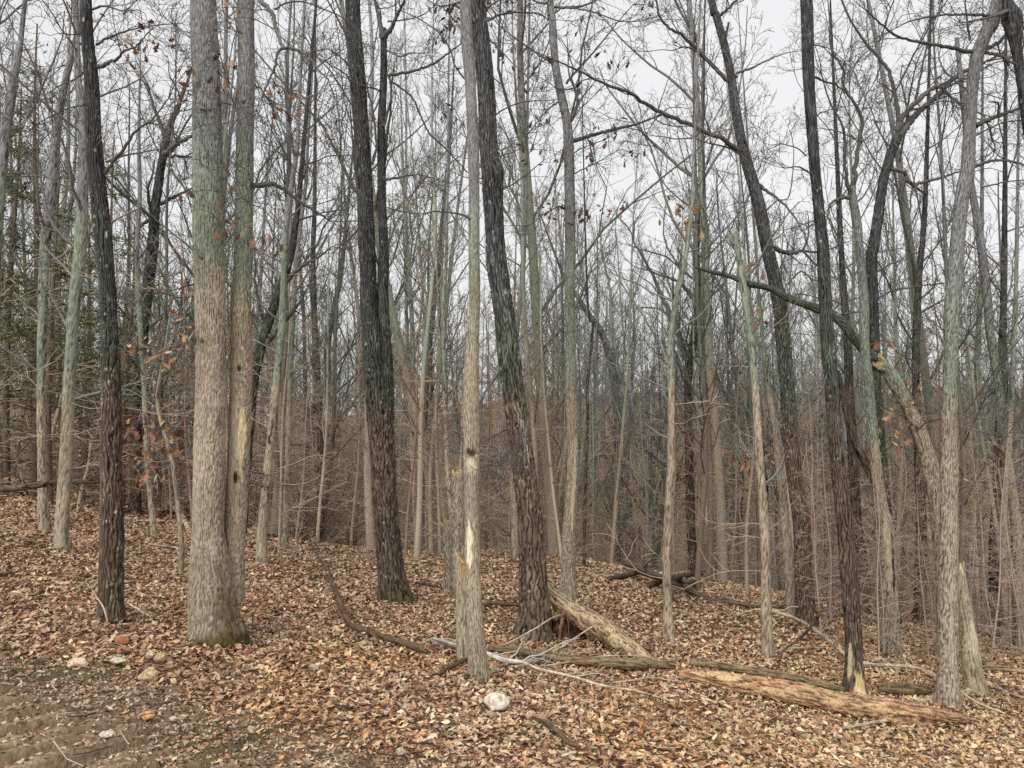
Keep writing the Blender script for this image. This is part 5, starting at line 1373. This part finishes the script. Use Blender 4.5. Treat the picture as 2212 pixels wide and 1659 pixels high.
def proto(kind, seed):
    """-> (trunk mesh, crown mesh) standing at the origin"""
    R = random.Random(seed)
    bt, bc = Bag(), Bag()
    if kind == 'tall':
        H = R.uniform(17, 22); r = R.uniform(0.11, 0.17); col = R.choice([lin(150, 140, 126), lin(112, 102, 93), lin(166, 157, 142)])
        spec = dict(levels=4, K=[8, 6, 4, 3], wig=[0.12, 0.19, 0.22, 0.25], up=[0.09, 0.08, 0.06, 0.05], tip=[0.3, 0.35, 0.4, 0.5], S=[4, 3, 3, 3],
                    n=[6, 5, 4], ang=[36, 42, 46], rr=[0.5, 0.55, 0.6], rmin=0.0055, col=col * 0.62, **{'from': [0.25, 0.2, 0.15], 'len': [0.42, 0.42, 0.45]})
        n, zlo, Lb, low = 14, 0.28, 0.30, 5
    elif kind == 'pole':
        H = R.uniform(11, 16); r = R.uniform(0.05, 0.085); col = R.choice([lin(180, 170, 152), lin(158, 146, 130), lin(122, 111, 102)])
        spec = dict(levels=3, K=[8, 5, 3], wig=[0.09, 0.14, 0.2], up=[0.13, 0.10, 0.06], tip=[0.3, 0.4, 0.5], S=[4, 3, 3],
                    n=[8, 5], ang=[30, 34], rr=[0.5, 0.6], rmin=0.005, col=col * 0.7, **{'from': [0.15, 0.12], 'len': [0.42, 0.42]})
        n, zlo, Lb, low = 22, 0.22, 0.24, 10
    else:
        H = R.uniform(5.5, 9.0); r = R.uniform(0.024, 0.045); col = R.choice([lin(156, 132, 118), lin(124, 102, 90), lin(178, 158, 142)])
        spec = dict(levels=3, K=[7, 5, 4], wig=[0.16, 0.22, 0.25], up=[0.02, 0.02, 0.02], tip=[0.3, 0.4, 0.5], S=[4, 3, 3],
                    n=[6, 4], ang=[42, 44], rr=[0.6, 0.7], rmin=0.0055, col=col, **{'from': [0.15, 0.1], 'len': [0.45, 0.45]})
        n, zlo, Lb, low = 25, 0.08, 0.20, 0
    K = 26
    t = np.linspace(0, 1, K)
    lean = np.array([R.gauss(0, 0.05), R.gauss(0, 0.05)])
    ph = [R.uniform(0, 6.28) for _ in range(4)]
    wx = (np.sin(t * 7 + ph[0]) * 0.10 + np.sin(t * 15 + ph[1]) * 0.04) * H / 16
    wy = (np.sin(t * 6 + ph[2]) * 0.10 + np.sin(t * 14 + ph[3]) * 0.04) * H / 16
    P = np.stack([wx - wx[0] + lean[0] * t * H, wy - wy[0] + lean[1] * t * H, -0.5 + t * (H + 0.5)], -1)
    rad = r * (1 - 0.86 * t ** 1.1) * (1 + 0.5 * np.exp(-t * H / 0.35))
    bt.add(P, rad, 10 if kind != 'under' else 6, col)
    for j in range(n):
        f = zlo + (0.97 - zlo) * ((j + R.random()) / n)
        i = int(f * (K - 1))
        a = R.uniform(0, 6.283) + j * 2.4
        slope = {'tall': 0.5 + 1.0 * f, 'pole': 0.7 + 1.0 * f, 'under': 0.1 + 0.5 * f}[kind]
        d = np.array([math.cos(a), math.sin(a), slope])
        L = H * Lb * (1.15 - 0.75 * f) * R.uniform(0.6, 1.2)
        grow(R, P[i], d, L, max(0.007 if kind != 'under' else 0.004, rad[i] * R.uniform(0.3, 0.55)), 0, [bc], spec)
    s2 = dict(spec); s2['levels'] = 2; s2['n'] = [5]; s2['S'] = [3, 3, 3]; s2['up'] = [0.01] * 4; s2['col'] = BROWN_TWIG
    for j in range(low):
        f = R.uniform(0.04, zlo + 0.1)
        i = max(1, int(f * (K - 1)))
        a = R.uniform(0, 6.283)
        grow(R, P[i], np.array([math.cos(a), math.sin(a), R.uniform(-0.1, 0.4)]), R.uniform(0.6, 1.8), 0.007, 0, [bc], s2)
    tf = add_tint(4.6, 9.5, seed) if kind != 'under' else None
    l = float(col.sum())
    tone_ = 'pale' if l > 0.66 else ('dark' if l < 0.42 else 'brown-grey')
    return bt.build('trunk', M_LIMB, tf), bc.build('crown', M_TWIG, tf), tone_

def brush_proto(seed):
    R = random.Random(seed)
    bag = Bag()
    spec = dict(levels=3, K=[7, 5, 4], wig=[0.18, 0.22, 0.25], up=[0.03, 0.0, 0.0], tip=[0.3, 0.4, 0.5], S=[4, 3, 3], n=[5, 3], ang=[45, 48], rr=[0.6, 0.7], rmin=0.0045,
                col=R.choice([lin(154, 132, 116), lin(134, 120, 92), lin(172, 154, 134)]), **{'from': [0.15, 0.1], 'len': [0.45, 0.5]})
    for k in range(R.randint(6, 10)):
        a = R.uniform(0, 6.283)
        d = np.array([math.cos(a), math.sin(a), R.uniform(1.2, 3.5)])
        grow(R, np.array([R.gauss(0, 0.1), R.gauss(0, 0.1), -0.1]), d, R.uniform(1.2, 2.6), R.uniform(0.006, 0.014), 0, [bag], spec)
    return bag.build('stems', M_TWIG)

def cedar_proto(seed):
    R = random.Random(seed)
    bt, bb = Bag(), Bag()
    H = R.uniform(7, 10)
    K = 20
    t = np.linspace(0, 1, K)
    P = np.stack([np.sin(t * 5) * 0.08, np.cos(t * 4) * 0.08, -0.4 + t * (H + 0.4)], -1)
    rad = 0.09 * (1 - 0.9 * t) + 0.006
    bt.add(P, rad, 9, lin(112, 97, 86))
    FV, FF = [], []
    leafpts = []
    for j in range(70):
        f = 0.10 + 0.88 * (j + R.random()) / 70
        i = int(f * (K - 1))
        a = R.uniform(0, 6.283)
        L = (1 - f) * 2.1 + 0.35
        d = np.array([math.cos(a), math.sin(a), R.uniform(-0.15, 0.45)])
        pts = [P[i]]; q = P[i]; dd = unit(d)
        for k in range(6):
            dd = unit(dd + np.array([R.gauss(0, 0.12), R.gauss(0, 0.12), R.gauss(0.0, 0.1)]))
            q = q + dd * L / 6
            pts.append(q)
        bb.add(pts, np.linspace(0.012, 0.003, 7), 4, lin(104, 86, 70))
        if f < 0.28 or R.random() < 0.15:
            continue                      # the lowest branches are dead and bare
        for k in range(int(38 * L)):
            m = R.uniform(0.25, 1.0)
            ii = min(int(m * 6), 5)
            c = pts[ii] * (1 - (m * 6 - ii)) + pts[ii + 1] * (m * 6 - ii)
            leafpts.append(c + np.array([R.gauss(0, 0.10), R.gauss(0, 0.10), R.gauss(0.03, 0.07)]))
    leafpts = np.array(leafpts)
    r = np.random.default_rng(seed)
    # each spray: three slim blades fanning out
    TV = np.array([(0, 0, 0), (0.5, 0.09, 0.02), (1, 0, 0), (0.5, -0.09, 0.02), (0.35, 0.02, 0), (0.75, 0.36, 0.05), (0.6, 0.2, 0), (0.35, -0.02, 0), (0.75, -0.36, 0.05), (0.6, -0.2, 0)], float)
    TQ = np.array([(0, 1, 2), (0, 2, 3), (4, 5, 6), (7, 9, 8)])
    cols = lerp(lin(74, 84, 60), lin(124, 130, 94), r.random((len(leafpts), 1)))
    V, Q, C = leaf_cloud(leafpts, r.uniform(0.08, 0.22, len(leafpts)), [(TV, TQ)], cols, seed, tilt=0.8)
    return bt.build('trunk', M_LIMB), bb.build('branches', M_TWIG), new_mesh('foliage', V, Q, M_FOLIAGE, C, smooth=False)

def gz(x, y):
    return float(terrain_base(x, y))

PROTO = {'tall': [proto('tall', 400 + k) for k in range(5)], 'pole': [proto('pole', 430 + k) for k in range(6)], 'under': [proto('under', 460 + k) for k in range(6)]}
LAB = {'tall': ('forest_tree', 'tall bare tree with ascending crown', 'tree', 'tall bare trees in the woods behind'),
       'pole': ('pole_tree', 'slender bare pole tree', 'tree', 'slender pole trees in the woods behind'),
       'under': ('understory_sapling', 'thin bare understory sapling', 'sapling', 'bare saplings of the understory')}
# nameable trees in front, by the direction in which they stand, to say what a tree behind stands behind
REFS = [(60, 'the weathered horizontal pole'), (240, 'the slim dark oak'), (450, 'the double pale oak'), (590, 'the pale pole trees'), (690, 'the crooked reddish trunk'),
        (825, 'the mossy-footed dark oak'), (915, 'the dark straight pole'), (1010, 'the scarred young trunk'), (1120, 'the leaning dark oak'), (1235, 'the grey straight oak'),
        (1345, 'the sweeping dark tree'), (1445, 'the slim grey sapling'), (1640, 'the sapling with broken top'), (1720, 'the brown leaning oak'), (1815, 'the rotted-foot oak'),
        (1900, 'the cracked pale tree'), (2050, 'the big shaggy oak'), (2190, 'the curved mottled oak')]
def where(x, y):
    X = 1106 + F * x / y
    ref = min(REFS, key=lambda q: abs(q[0] - X))[1]
    return ('close behind ' if y < 24 else 'some way behind ' if y < 38 else 'far behind ') + ref
placed = []
def place(kind, x, y, R, smin, smax):
    tm, cm, tn = PROTO[kind][R.randrange(len(PROTO[kind]))]
    nm, lb, ct, gp = LAB[kind]
    o = tag(empty(nm, (x, y, gz(x, y))), f'{tn} {lb} {where(x, y)}', ct, gp)
    a = obj('trunk', tm, o); b = obj('crown', cm, o); b['kind'] = 'stuff'
    s = R.uniform(smin, smax)
    o.scale = (s, s, s * R.uniform(0.9, 1.1))
    o.rotation_euler = (R.gauss(0, 0.03), R.gauss(0, 0.03), R.uniform(0, 6.28))
    placed.append((x, y))

def scatter(kind, n, ymin, ymax, mind, seed, smin=0.85, smax=1.15, umax=0.78, bias=1.0):
    R = random.Random(seed)
    k = tries = 0
    mine = []
    while k < n and tries < n * 60:
        tries += 1
        y = ymin + (ymax - ymin) * R.random() ** bias
        x = R.uniform(-umax, umax) * y
        if any((x - a) ** 2 + (y - b) ** 2 < mind * mind for a, b in mine):
            continue
        if kind == 'under' and y < 18 and 0.08 < x / y < 0.34:
            continue
        if y < 17.5 and x / y < -0.42:
            continue
        mine.append((x, y))
        place(kind, x, y, R, smin, smax)
        k += 1

scatter('tall', 96, 17, 64, 2.4, 1, 0.85, 1.2)
scatter('pole', 205, 15, 56, 1.0, 2, 0.6, 1.05, bias=1.3)
scatter('under', 276, 15.0, 48, 0.7, 3, 0.75, 1.4)

R = random.Random(18)
for k in range(24):                       # saplings that stand nearer on the falling ground to the right
    y = R.uniform(11.2, 15.0)
    place('under', R.uniform(0.33, 0.74) * y, y, R, 0.4, 0.7)
R = random.Random(8)
BR = [brush_proto(500 + k) for k in range(6)]
for k in range(330):
    y = 12.5 + 34 * R.random() ** 1.1
    x = R.uniform(-0.78, 0.78) * y
    if (y < 18 and x / y < -0.4) or (y < 22 and x / y < 0.36) or (y < 17 and R.random() < 0.6):
        continue
    o = obj('bare_shrub', BR[k % 6], None, (x, y, gz(x, y)))
    s = R.uniform(0.7, 1.35) * (1.45 if y > 19 else 1)
    o.scale = (s, s, s * R.uniform(0.8, 1.2))
    o.rotation_euler = (0, 0, R.uniform(0, 6.28))
    tag(o, f'bare twiggy shrub in the brown thicket {where(x, y)}', 'shrub', 'bare shrubs of the thicket')

CE = [cedar_proto(600 + k) for k in range(3)]
for k, (X, Y, s) in enumerate([(70, 19.5, 1.25), (185, 20, 1.0), (275, 21, 0.95), (20, 20, 1.1), (130, 24, 1.1), (345, 23, 0.95), (-60, 18, 1.1), (400, 30, 1.0), (110, 17.8, 1.0), (240, 17.5, 0.9)]):
    x = (X - 1106) / F * Y
    a, b, c = CE[k % 3]
    o = tag(empty('cedar_tree', (x, Y, gz(x, Y))), f'scraggy dark green cedar with dead lower branches {where(x, Y)}', 'tree', 'cedars among the bare trees')
    obj('trunk', a, o)
    q = obj('branches', b, o); q['kind'] = 'stuff'
    q = obj('foliage', c, o); q['kind'] = 'stuff'
    o.scale = (s, s, s); o.rotation_euler = (0, 0, k * 1.3)

# the far side of the valley: a wood that reads as one mass
def far_tint(V, C):
    h = V[:, 2] - terrain_base(V[:, 0], V[:, 1])
    C = C * (0.7 + 0.6 * fbm(V[:, 0] * 0.5, V[:, 1] * 0.5, V[:, 2] * 0.5, 9, 2))[:, None]
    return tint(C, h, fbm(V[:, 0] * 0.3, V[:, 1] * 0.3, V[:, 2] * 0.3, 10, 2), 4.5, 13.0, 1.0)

def far_wood():
    R = random.Random(17)
    bag = Bag()
    for k in range(270):
        y = R.uniform(60, 122)
        x = R.uniform(-0.8, 0.8) * y
        z = gz(x, y)
        H = R.uniform(10, 20)
        col = R.choice([lin(160, 152, 138), lin(144, 138, 124), lin(170, 162, 146), lin(156, 138, 122)])
        t = np.linspace(0, 1, 6)
        P = np.stack([x + np.cumsum([R.gauss(0, 0.12) for _ in t]), y + t * 0, z - 0.5 + t * H], -1)
        bag.add(P, R.uniform(0.08, 0.17) * (1 - 0.85 * t), 4, col)
        for j in range(17):
            f = R.uniform(0.15, 0.98)
            p = P[0] * (1 - f) + P[-1] * f
            a = R.uniform(0, 6.283)
            d = unit(np.array([math.cos(a), math.sin(a), R.uniform(0.5, 1.8)]))
            L = H * 0.26 * (1.2 - 0.8 * f)
            q = [p, p + d * L * 0.5, p + d * L + np.array([0, 0, 0.15 * L])]
            bag.add(q, [0.04, 0.025, 0.012], 3, col)
            for m in range(4):
                b = p + d * L * R.uniform(0.25, 1)
                e = unit(d + np.array([R.gauss(0, 0.6), R.gauss(0, 0.6), R.gauss(0.2, 0.4)]))
                bag.add([b, b + e * L * 0.5], [0.02, 0.008], 3, col)
    for k in range(1250):
        y = R.uniform(42, 116)
        x = R.uniform(-0.8, 0.8) * y
        z = gz(x, y)
        h = R.uniform(0.6, 1.5)
        col = R.choice([lin(166, 142, 126), lin(148, 126, 112), lin(150, 142, 114)])
        for j in range(15):
            a = R.uniform(0, 6.283)
            p = np.array([x + R.gauss(0, 0.8), y + R.gauss(0, 0.8), z + R.uniform(0, 2.6) * h])
            d = unit(np.array([math.cos(a), math.sin(a), R.uniform(0.1, 1.5)]))
            bag.add([p, p + d * R.uniform(0.8, 2.4)], [0.017, 0.007], 3, col)
    return bag.build('distant_woods', M_TWIG, far_tint)
o = obj('distant_woods', far_wood())
tag(o, 'grey-brown mass of far bare trees on the opposite slope', 'woods', kind='stuff')

# ------------------------------------------------------------------ leaf litter
def sample_area(n, y0, y1, umax, r):
    y = np.sqrt(r.uniform(y0 ** 2, y1 ** 2, n))
    x = r.uniform(-umax, umax, n) * y
    return x, y

def tone(x, y, c, r):
    """Fallen leaves differ from place to place: rosier and darker left, orange in the middle, straw to the right."""
    u = x / y
    n = fbm(x * 0.8, y * 0.8, 5.5, 15, 2)
    left = sstep(-0.15, -0.5, u + (n - 0.5) * 0.5)
    right = sstep(0.12, 0.45, u + (n - 0.5) * 0.5)
    mid = (1 - left) * (1 - right) * sstep(12, 6, y)
    c = c * lerp(np.ones(3), np.array([0.90, 0.87, 0.87]), left[:, None])
    c = c * lerp(np.ones(3), np.array([1.06, 0.95, 0.82]), (mid * sstep(0.4, 0.65, n))[:, None])
    c = c * lerp(np.ones(3), np.array([1.06, 1.06, 0.98]), right[:, None])
    return c * np.array([1.03, 0.965, 0.91]) * (0.66 + 0.62 * fbm(x * 1.6, y * 1.6, 8.8, 16, 3))[:, None]

OAK = [leaf_template('oak', 6, k) for k in range(4)] + [leaf_template('plain', 4, 20 + k) for k in range(3)] + [leaf_template('plain', 3, 25 + k) for k in range(3)]
def fold_leaf(seed):
    r = np.random.default_rng(seed)
    V = np.array([(-0.5, 0, 0), (0.05, 0.3 * r.uniform(0.7, 1.2), r.uniform(0.05, 0.2)), (0.5, 0, r.uniform(-0.1, 0.15)), (0.0, -0.3 * r.uniform(0.7, 1.2), r.uniform(0.05, 0.2))])
    return V, np.array([(0, 3, 2, 1)])
FOLD = [fold_leaf(k) for k in range(5)]
OAK_NEAR = [leaf_template('oak', 4, 30 + k) for k in range(2)] + [leaf_template('plain', 3, 40 + k) for k in range(2)] + FOLD[:2]

def litter(n, y0, y1, templates, seed, smin, smax, lift):
    r = np.random.default_rng(seed)
    x, y = sample_area(n, y0, y1, 0.80, r)
    clay, soil = mud_masks(x, y)
    keep = r.random(n) < np.clip(1 - 0.62 * soil - 0.30 * clay, 0.05, 1)
    for (rx, ry, rr) in KEEP_OUT:
        keep &= np.hypot(x - rx, y - ry + 0.06) > rr + 0.03
    x, y = x[keep], y[keep]
    N = len(x)
    z = terrain(x, y) + r.uniform(0.004, lift, N) * (1 - 0.6 * soil[keep])
    size = r.uniform(smin, smax, N) * (1 - 0.35 * soil[keep])
    return np.stack([x, y, z], -1), size, tone(x, y, leaf_colors(N, r), r), templates

P1, S1, C1, T1 = litter(27000, 3.3, 6.6, OAK, 61, 0.028, 0.082, 0.04)
# the leaves that show largest are things of their own
order = np.argsort(-S1 / np.maximum(P1[:, 1], 3.2) * np.where(np.abs(P1[:, 0] / P1[:, 1]) < 0.67, 1, 0))
big = order[:290]
rest = order[290:]
r = np.random.default_rng(62)
BIGT = [leaf_template('oak', 10, 70 + k) for k in range(5)] + [leaf_template('plain', 8, 80 + k) for k in range(2)]
SHADE = [('straw-coloured', lin(212, 188, 158)), ('light brown', lin(186, 152, 124)), ('dark brown', lin(122, 90, 72)), ('orange-brown', lin(192, 136, 98)), ('russet red', lin(146, 86, 68))]
LM = [[new_mesh('leaf', V, Q, M_LEAF, c[None] * np.random.default_rng(k).uniform(0.85, 1.15, (len(V), 1))) for k, (V, Q) in enumerate(BIGT)] for _, c in SHADE]
for i in big:
    si = int(r.choice(5, p=[0.26, 0.36, 0.2, 0.14, 0.04]))
    o = obj('fallen_leaf', LM[si][int(r.integers(0, 7))], None, Vector(P1[i] + np.array([0, 0, 0.018])))
    s = float(S1[i]) * 1.05
    o.scale = (s, s, s)
    o.rotation_euler = (float(r.normal(0, 0.35)), float(r.normal(0, 0.35)), float(r.uniform(0, 6.28)))
    tag(o, f'large {SHADE[si][0]} fallen leaf lying on the near ground', 'leaf', f'{SHADE[si][0]} fallen leaves on the near ground')
V, Q, C = leaf_cloud(P1[rest], S1[rest], OAK, C1[rest], 63, tilt=0.38)
# templates differ in vertex count, so the quads are already offset; one sheet of litter in three depths
o = obj('leaf_litter', new_mesh('leaf_litter', V, Q, M_LEAF, C))
tag(o, 'thick litter of brown oak leaves covering the forest floor', 'leaves', kind='stuff')
for (n_, ya, yb, tpl, sa_, sb_, sd, what) in [(52000, 6.5, 10.6, OAK_NEAR, 0.034, 0.086, 64, 'brown leaf litter around the feet of the front trunks'),
                                            (76000, 10.4, 17.5, FOLD, 0.048, 0.10, 66, 'brown leaf litter on the slope among the middle trunks'),
                                            (40000, 17.2, 34, FOLD, 0.12, 0.22, 68, 'far leaf litter on the ground beyond the crest')]:
    P2, S2, C2, T2 = litter(n_, ya, yb, tpl, sd, sa_, sb_, 0.05)
    V, Q, C = leaf_cloud(P2, S2, tpl, C2, sd + 1, tilt=0.4)
    o = obj('leaf_litter', new_mesh('leaf_litter', V, Q, M_LEAF, C))
    tag(o, what, 'leaves', kind='stuff')

# leaves drifted against the feet of the trunks
def drifts():
    r = np.random.default_rng(81)
    P, S_ = [], []
    for (bx, by, br) in FEET:
        if by > 13:
            continue
        n = int(40 + 500 * br)
        a = r.uniform(0, 2 * np.pi, n); d = np.abs(r.normal(0, 0.09, n))
        x = bx + (br * 0.95 + d) * np.cos(a); y = by + (br * 0.95 + d) * np.sin(a)
        z = terrain(x, y) + np.maximum(0.075 - d * 0.5, 0.02) * r.uniform(0.4, 1.1, n)
        P.append(np.stack([x, y, z], -1)); S_.append(r.uniform(0.035, 0.09, n))
    for rows in LOGS:
        Q_ = smooth_path(rows, 60)
        n = int(110 * np.linalg.norm(Q_[-1, :3] - Q_[0, :3]))
        i = r.integers(0, 60, n); side = np.where(r.random(n) < 0.5, -1.0, 1.0)
        d = Q_[i, 3] * r.uniform(0.75, 1.5, n)
        x = Q_[i, 0] + r.normal(0, 0.04, n); y = Q_[i, 1] + side * d
        z = terrain(x, y) + np.clip(Q_[i, 3] * 1.1 - (d - Q_[i, 3] * 0.75) * 1.2, 0.03, 0.12) * r.uniform(0.5, 1.0, n)
        P.append(np.stack([x, y, z], -1)); S_.append(r.uniform(0.035, 0.085, n))
        m = n // 9
        i = r.integers(0, 60, m)
        P.append(np.stack([Q_[i, 0] + r.normal(0, 0.03, m), Q_[i, 1] + r.normal(0, 0.3, m) * Q_[i, 3], Q_[i, 2] + Q_[i, 3] * 1.02 + 0.008], -1)); S_.append(r.uniform(0.035, 0.08, m))
    P = np.concatenate(P); S_ = np.concatenate(S_)
    return leaf_cloud(P, S_, OAK_NEAR, tone(P[:, 0], P[:, 1], leaf_colors(len(P), r), r) * 0.9, 82, tilt=0.6)
V, Q, C = drifts()
o = obj('leaf_litter', new_mesh('leaf_litter', V, Q, M_LEAF, C))
tag(o, 'leaves drifted up against the feet of the trunks', 'leaves', kind='stuff')

def small_twigs():
    R = random.Random(83)
    bag = Bag()
    for k in range(1500):
        y = math.sqrt(R.uniform(3.4 ** 2, 16 ** 2)); x = R.uniform(-0.75, 0.75) * y
        a = R.uniform(0, 6.283); L = R.uniform(0.06, 0.32)
        xs = x + np.cos(a) * np.array([0, 0.5, 1]) * L + np.array([0, R.gauss(0, 0.02), 0]); ys = y + np.sin(a) * np.array([0, 0.5, 1]) * L
        zs = terrain(xs, ys) + 0.045 + np.array([R.gauss(0, 0.012), R.gauss(0, 0.01), R.gauss(0.01, 0.02)])
        bag.add(np.stack([xs, ys, zs], -1), np.array([1, 0.8, 0.5]) * R.uniform(0.002, 0.006), 4, R.choice([lin(150, 128, 106), lin(96, 78, 64), lin(190, 172, 148), lin(72, 58, 48)]))
    return bag.build('fallen_twigs', M_TWIG)
o = obj('fallen_twigs', small_twigs())
tag(o, 'small broken twigs strewn through the leaf litter', 'twigs', kind='stuff')

# crumbs of leaf, bark and soil on the bare strip
def crumbs():
    r = np.random.default_rng(71)
    n = 110000
    x, y = sample_area(n, 3.3, 8.5, 0.80, r)
    clay, soil = mud_masks(x, y)
    keep = r.random(n) < (soil * (1 - 0.5 * clay) + 0.05)
    x, y = x[keep], y[keep]
    N = len(x)
    z = terrain(x, y) + 0.004
    c = leaf_colors(N, r) * r.uniform(0.5, 1.1, (N, 1))
    T = FOLD
    return leaf_cloud(np.stack([x, y, z], -1), r.uniform(0.012, 0.042, N), T, c, 72, tilt=0.5)
V, Q, C = crumbs()
o = obj('leaf_crumbs', new_mesh('leaf_crumbs', V, Q, M_LEAF, C))
tag(o, 'torn leaf scraps trodden into the bare churned soil', 'leaf scraps', kind='stuff')

def gravel():
    r = np.random.default_rng(73)
    n = 9000
    x, y = sample_area(n, 3.3, 7.5, 0.80, r)
    clay, soil = mud_masks(x, y)
    pat = fbm(x * 1.4, y * 1.4, 0.7, 91, 2)
    keep = r.random(n) < soil * (1 - 0.6 * clay) * np.clip((pat - 0.36) * 2.4, 0.02, 1)
    x, y = x[keep], y[keep]
    N = len(x)
    P = np.stack([x, y, terrain(x, y) + 0.002], -1)
    V, Fc = ICO1
    T = []
    for k in range(4):
        q = np.random.default_rng(k)
        T.append((V * q.uniform(0.7, 1.2, (len(V), 1)) * np.array([1, 0.75, 0.5]), Fc))
    c = lerp(lin(214, 206, 188), lin(140, 122, 98), r.random((N, 1)))
    return leaf_cloud(P, r.uniform(0.004, 0.013, N), T, c, 74, tilt=0.4)
V, Q, C = gravel()
o = obj('gravel', new_mesh('gravel', V, Q, M_STONE, C, smooth=False))
tag(o, 'fine pale gravel scattered over the bare soil', 'gravel', kind='stuff')

def grass():
    r = np.random.default_rng(75)
    n = 60000
    x, y = sample_area(n, 3.3, 8.5, 0.80, r)
    clay, soil = mud_masks(x, y)
    mossn = fbm(x * 2.3, y * 2.3, 7.7, 51, 3)
    e = y - np.interp(x, B_SOIL[:, 0], B_SOIL[:, 1])
    p = np.maximum(sstep(0.52, 0.66, mossn) * soil * (1 - clay * 0.8), sstep(0.47, 0.62, mossn) * np.exp(-((e + 0.3) / 0.45) ** 2) * sstep(0.2, -0.6, x))
    keep = r.random(n) < p
    x, y = x[keep], y[keep]
    N = len(x)
    P = np.stack([x, y, terrain(x, y)], -1)
    TV = np.array([(0, 0.035, 0), (0, -0.035, 0), (0.25, 0.02, 0.6), (0.25, -0.02, 0.6), (0.65, 0, 0.95)])
    TQ = np.array([(0, 1, 3), (0, 3, 2), (2, 3, 4)])
    c = lerp(lin(78, 76, 52), lin(140, 128, 94), r.random((N, 1)))
    V, Q, C = leaf_cloud(P, r.uniform(0.015, 0.05, N), [(TV, TQ)], c, 76, tilt=0.3)
    return V, Q, C
V, Q, C = grass()
# blades always grow upward
o = obj('grass', new_mesh('grass', V, Q, M_FOLIAGE, C, smooth=False))
tag(o, 'thin low dark green grass in patches on the bare soil', 'grass', kind='stuff')
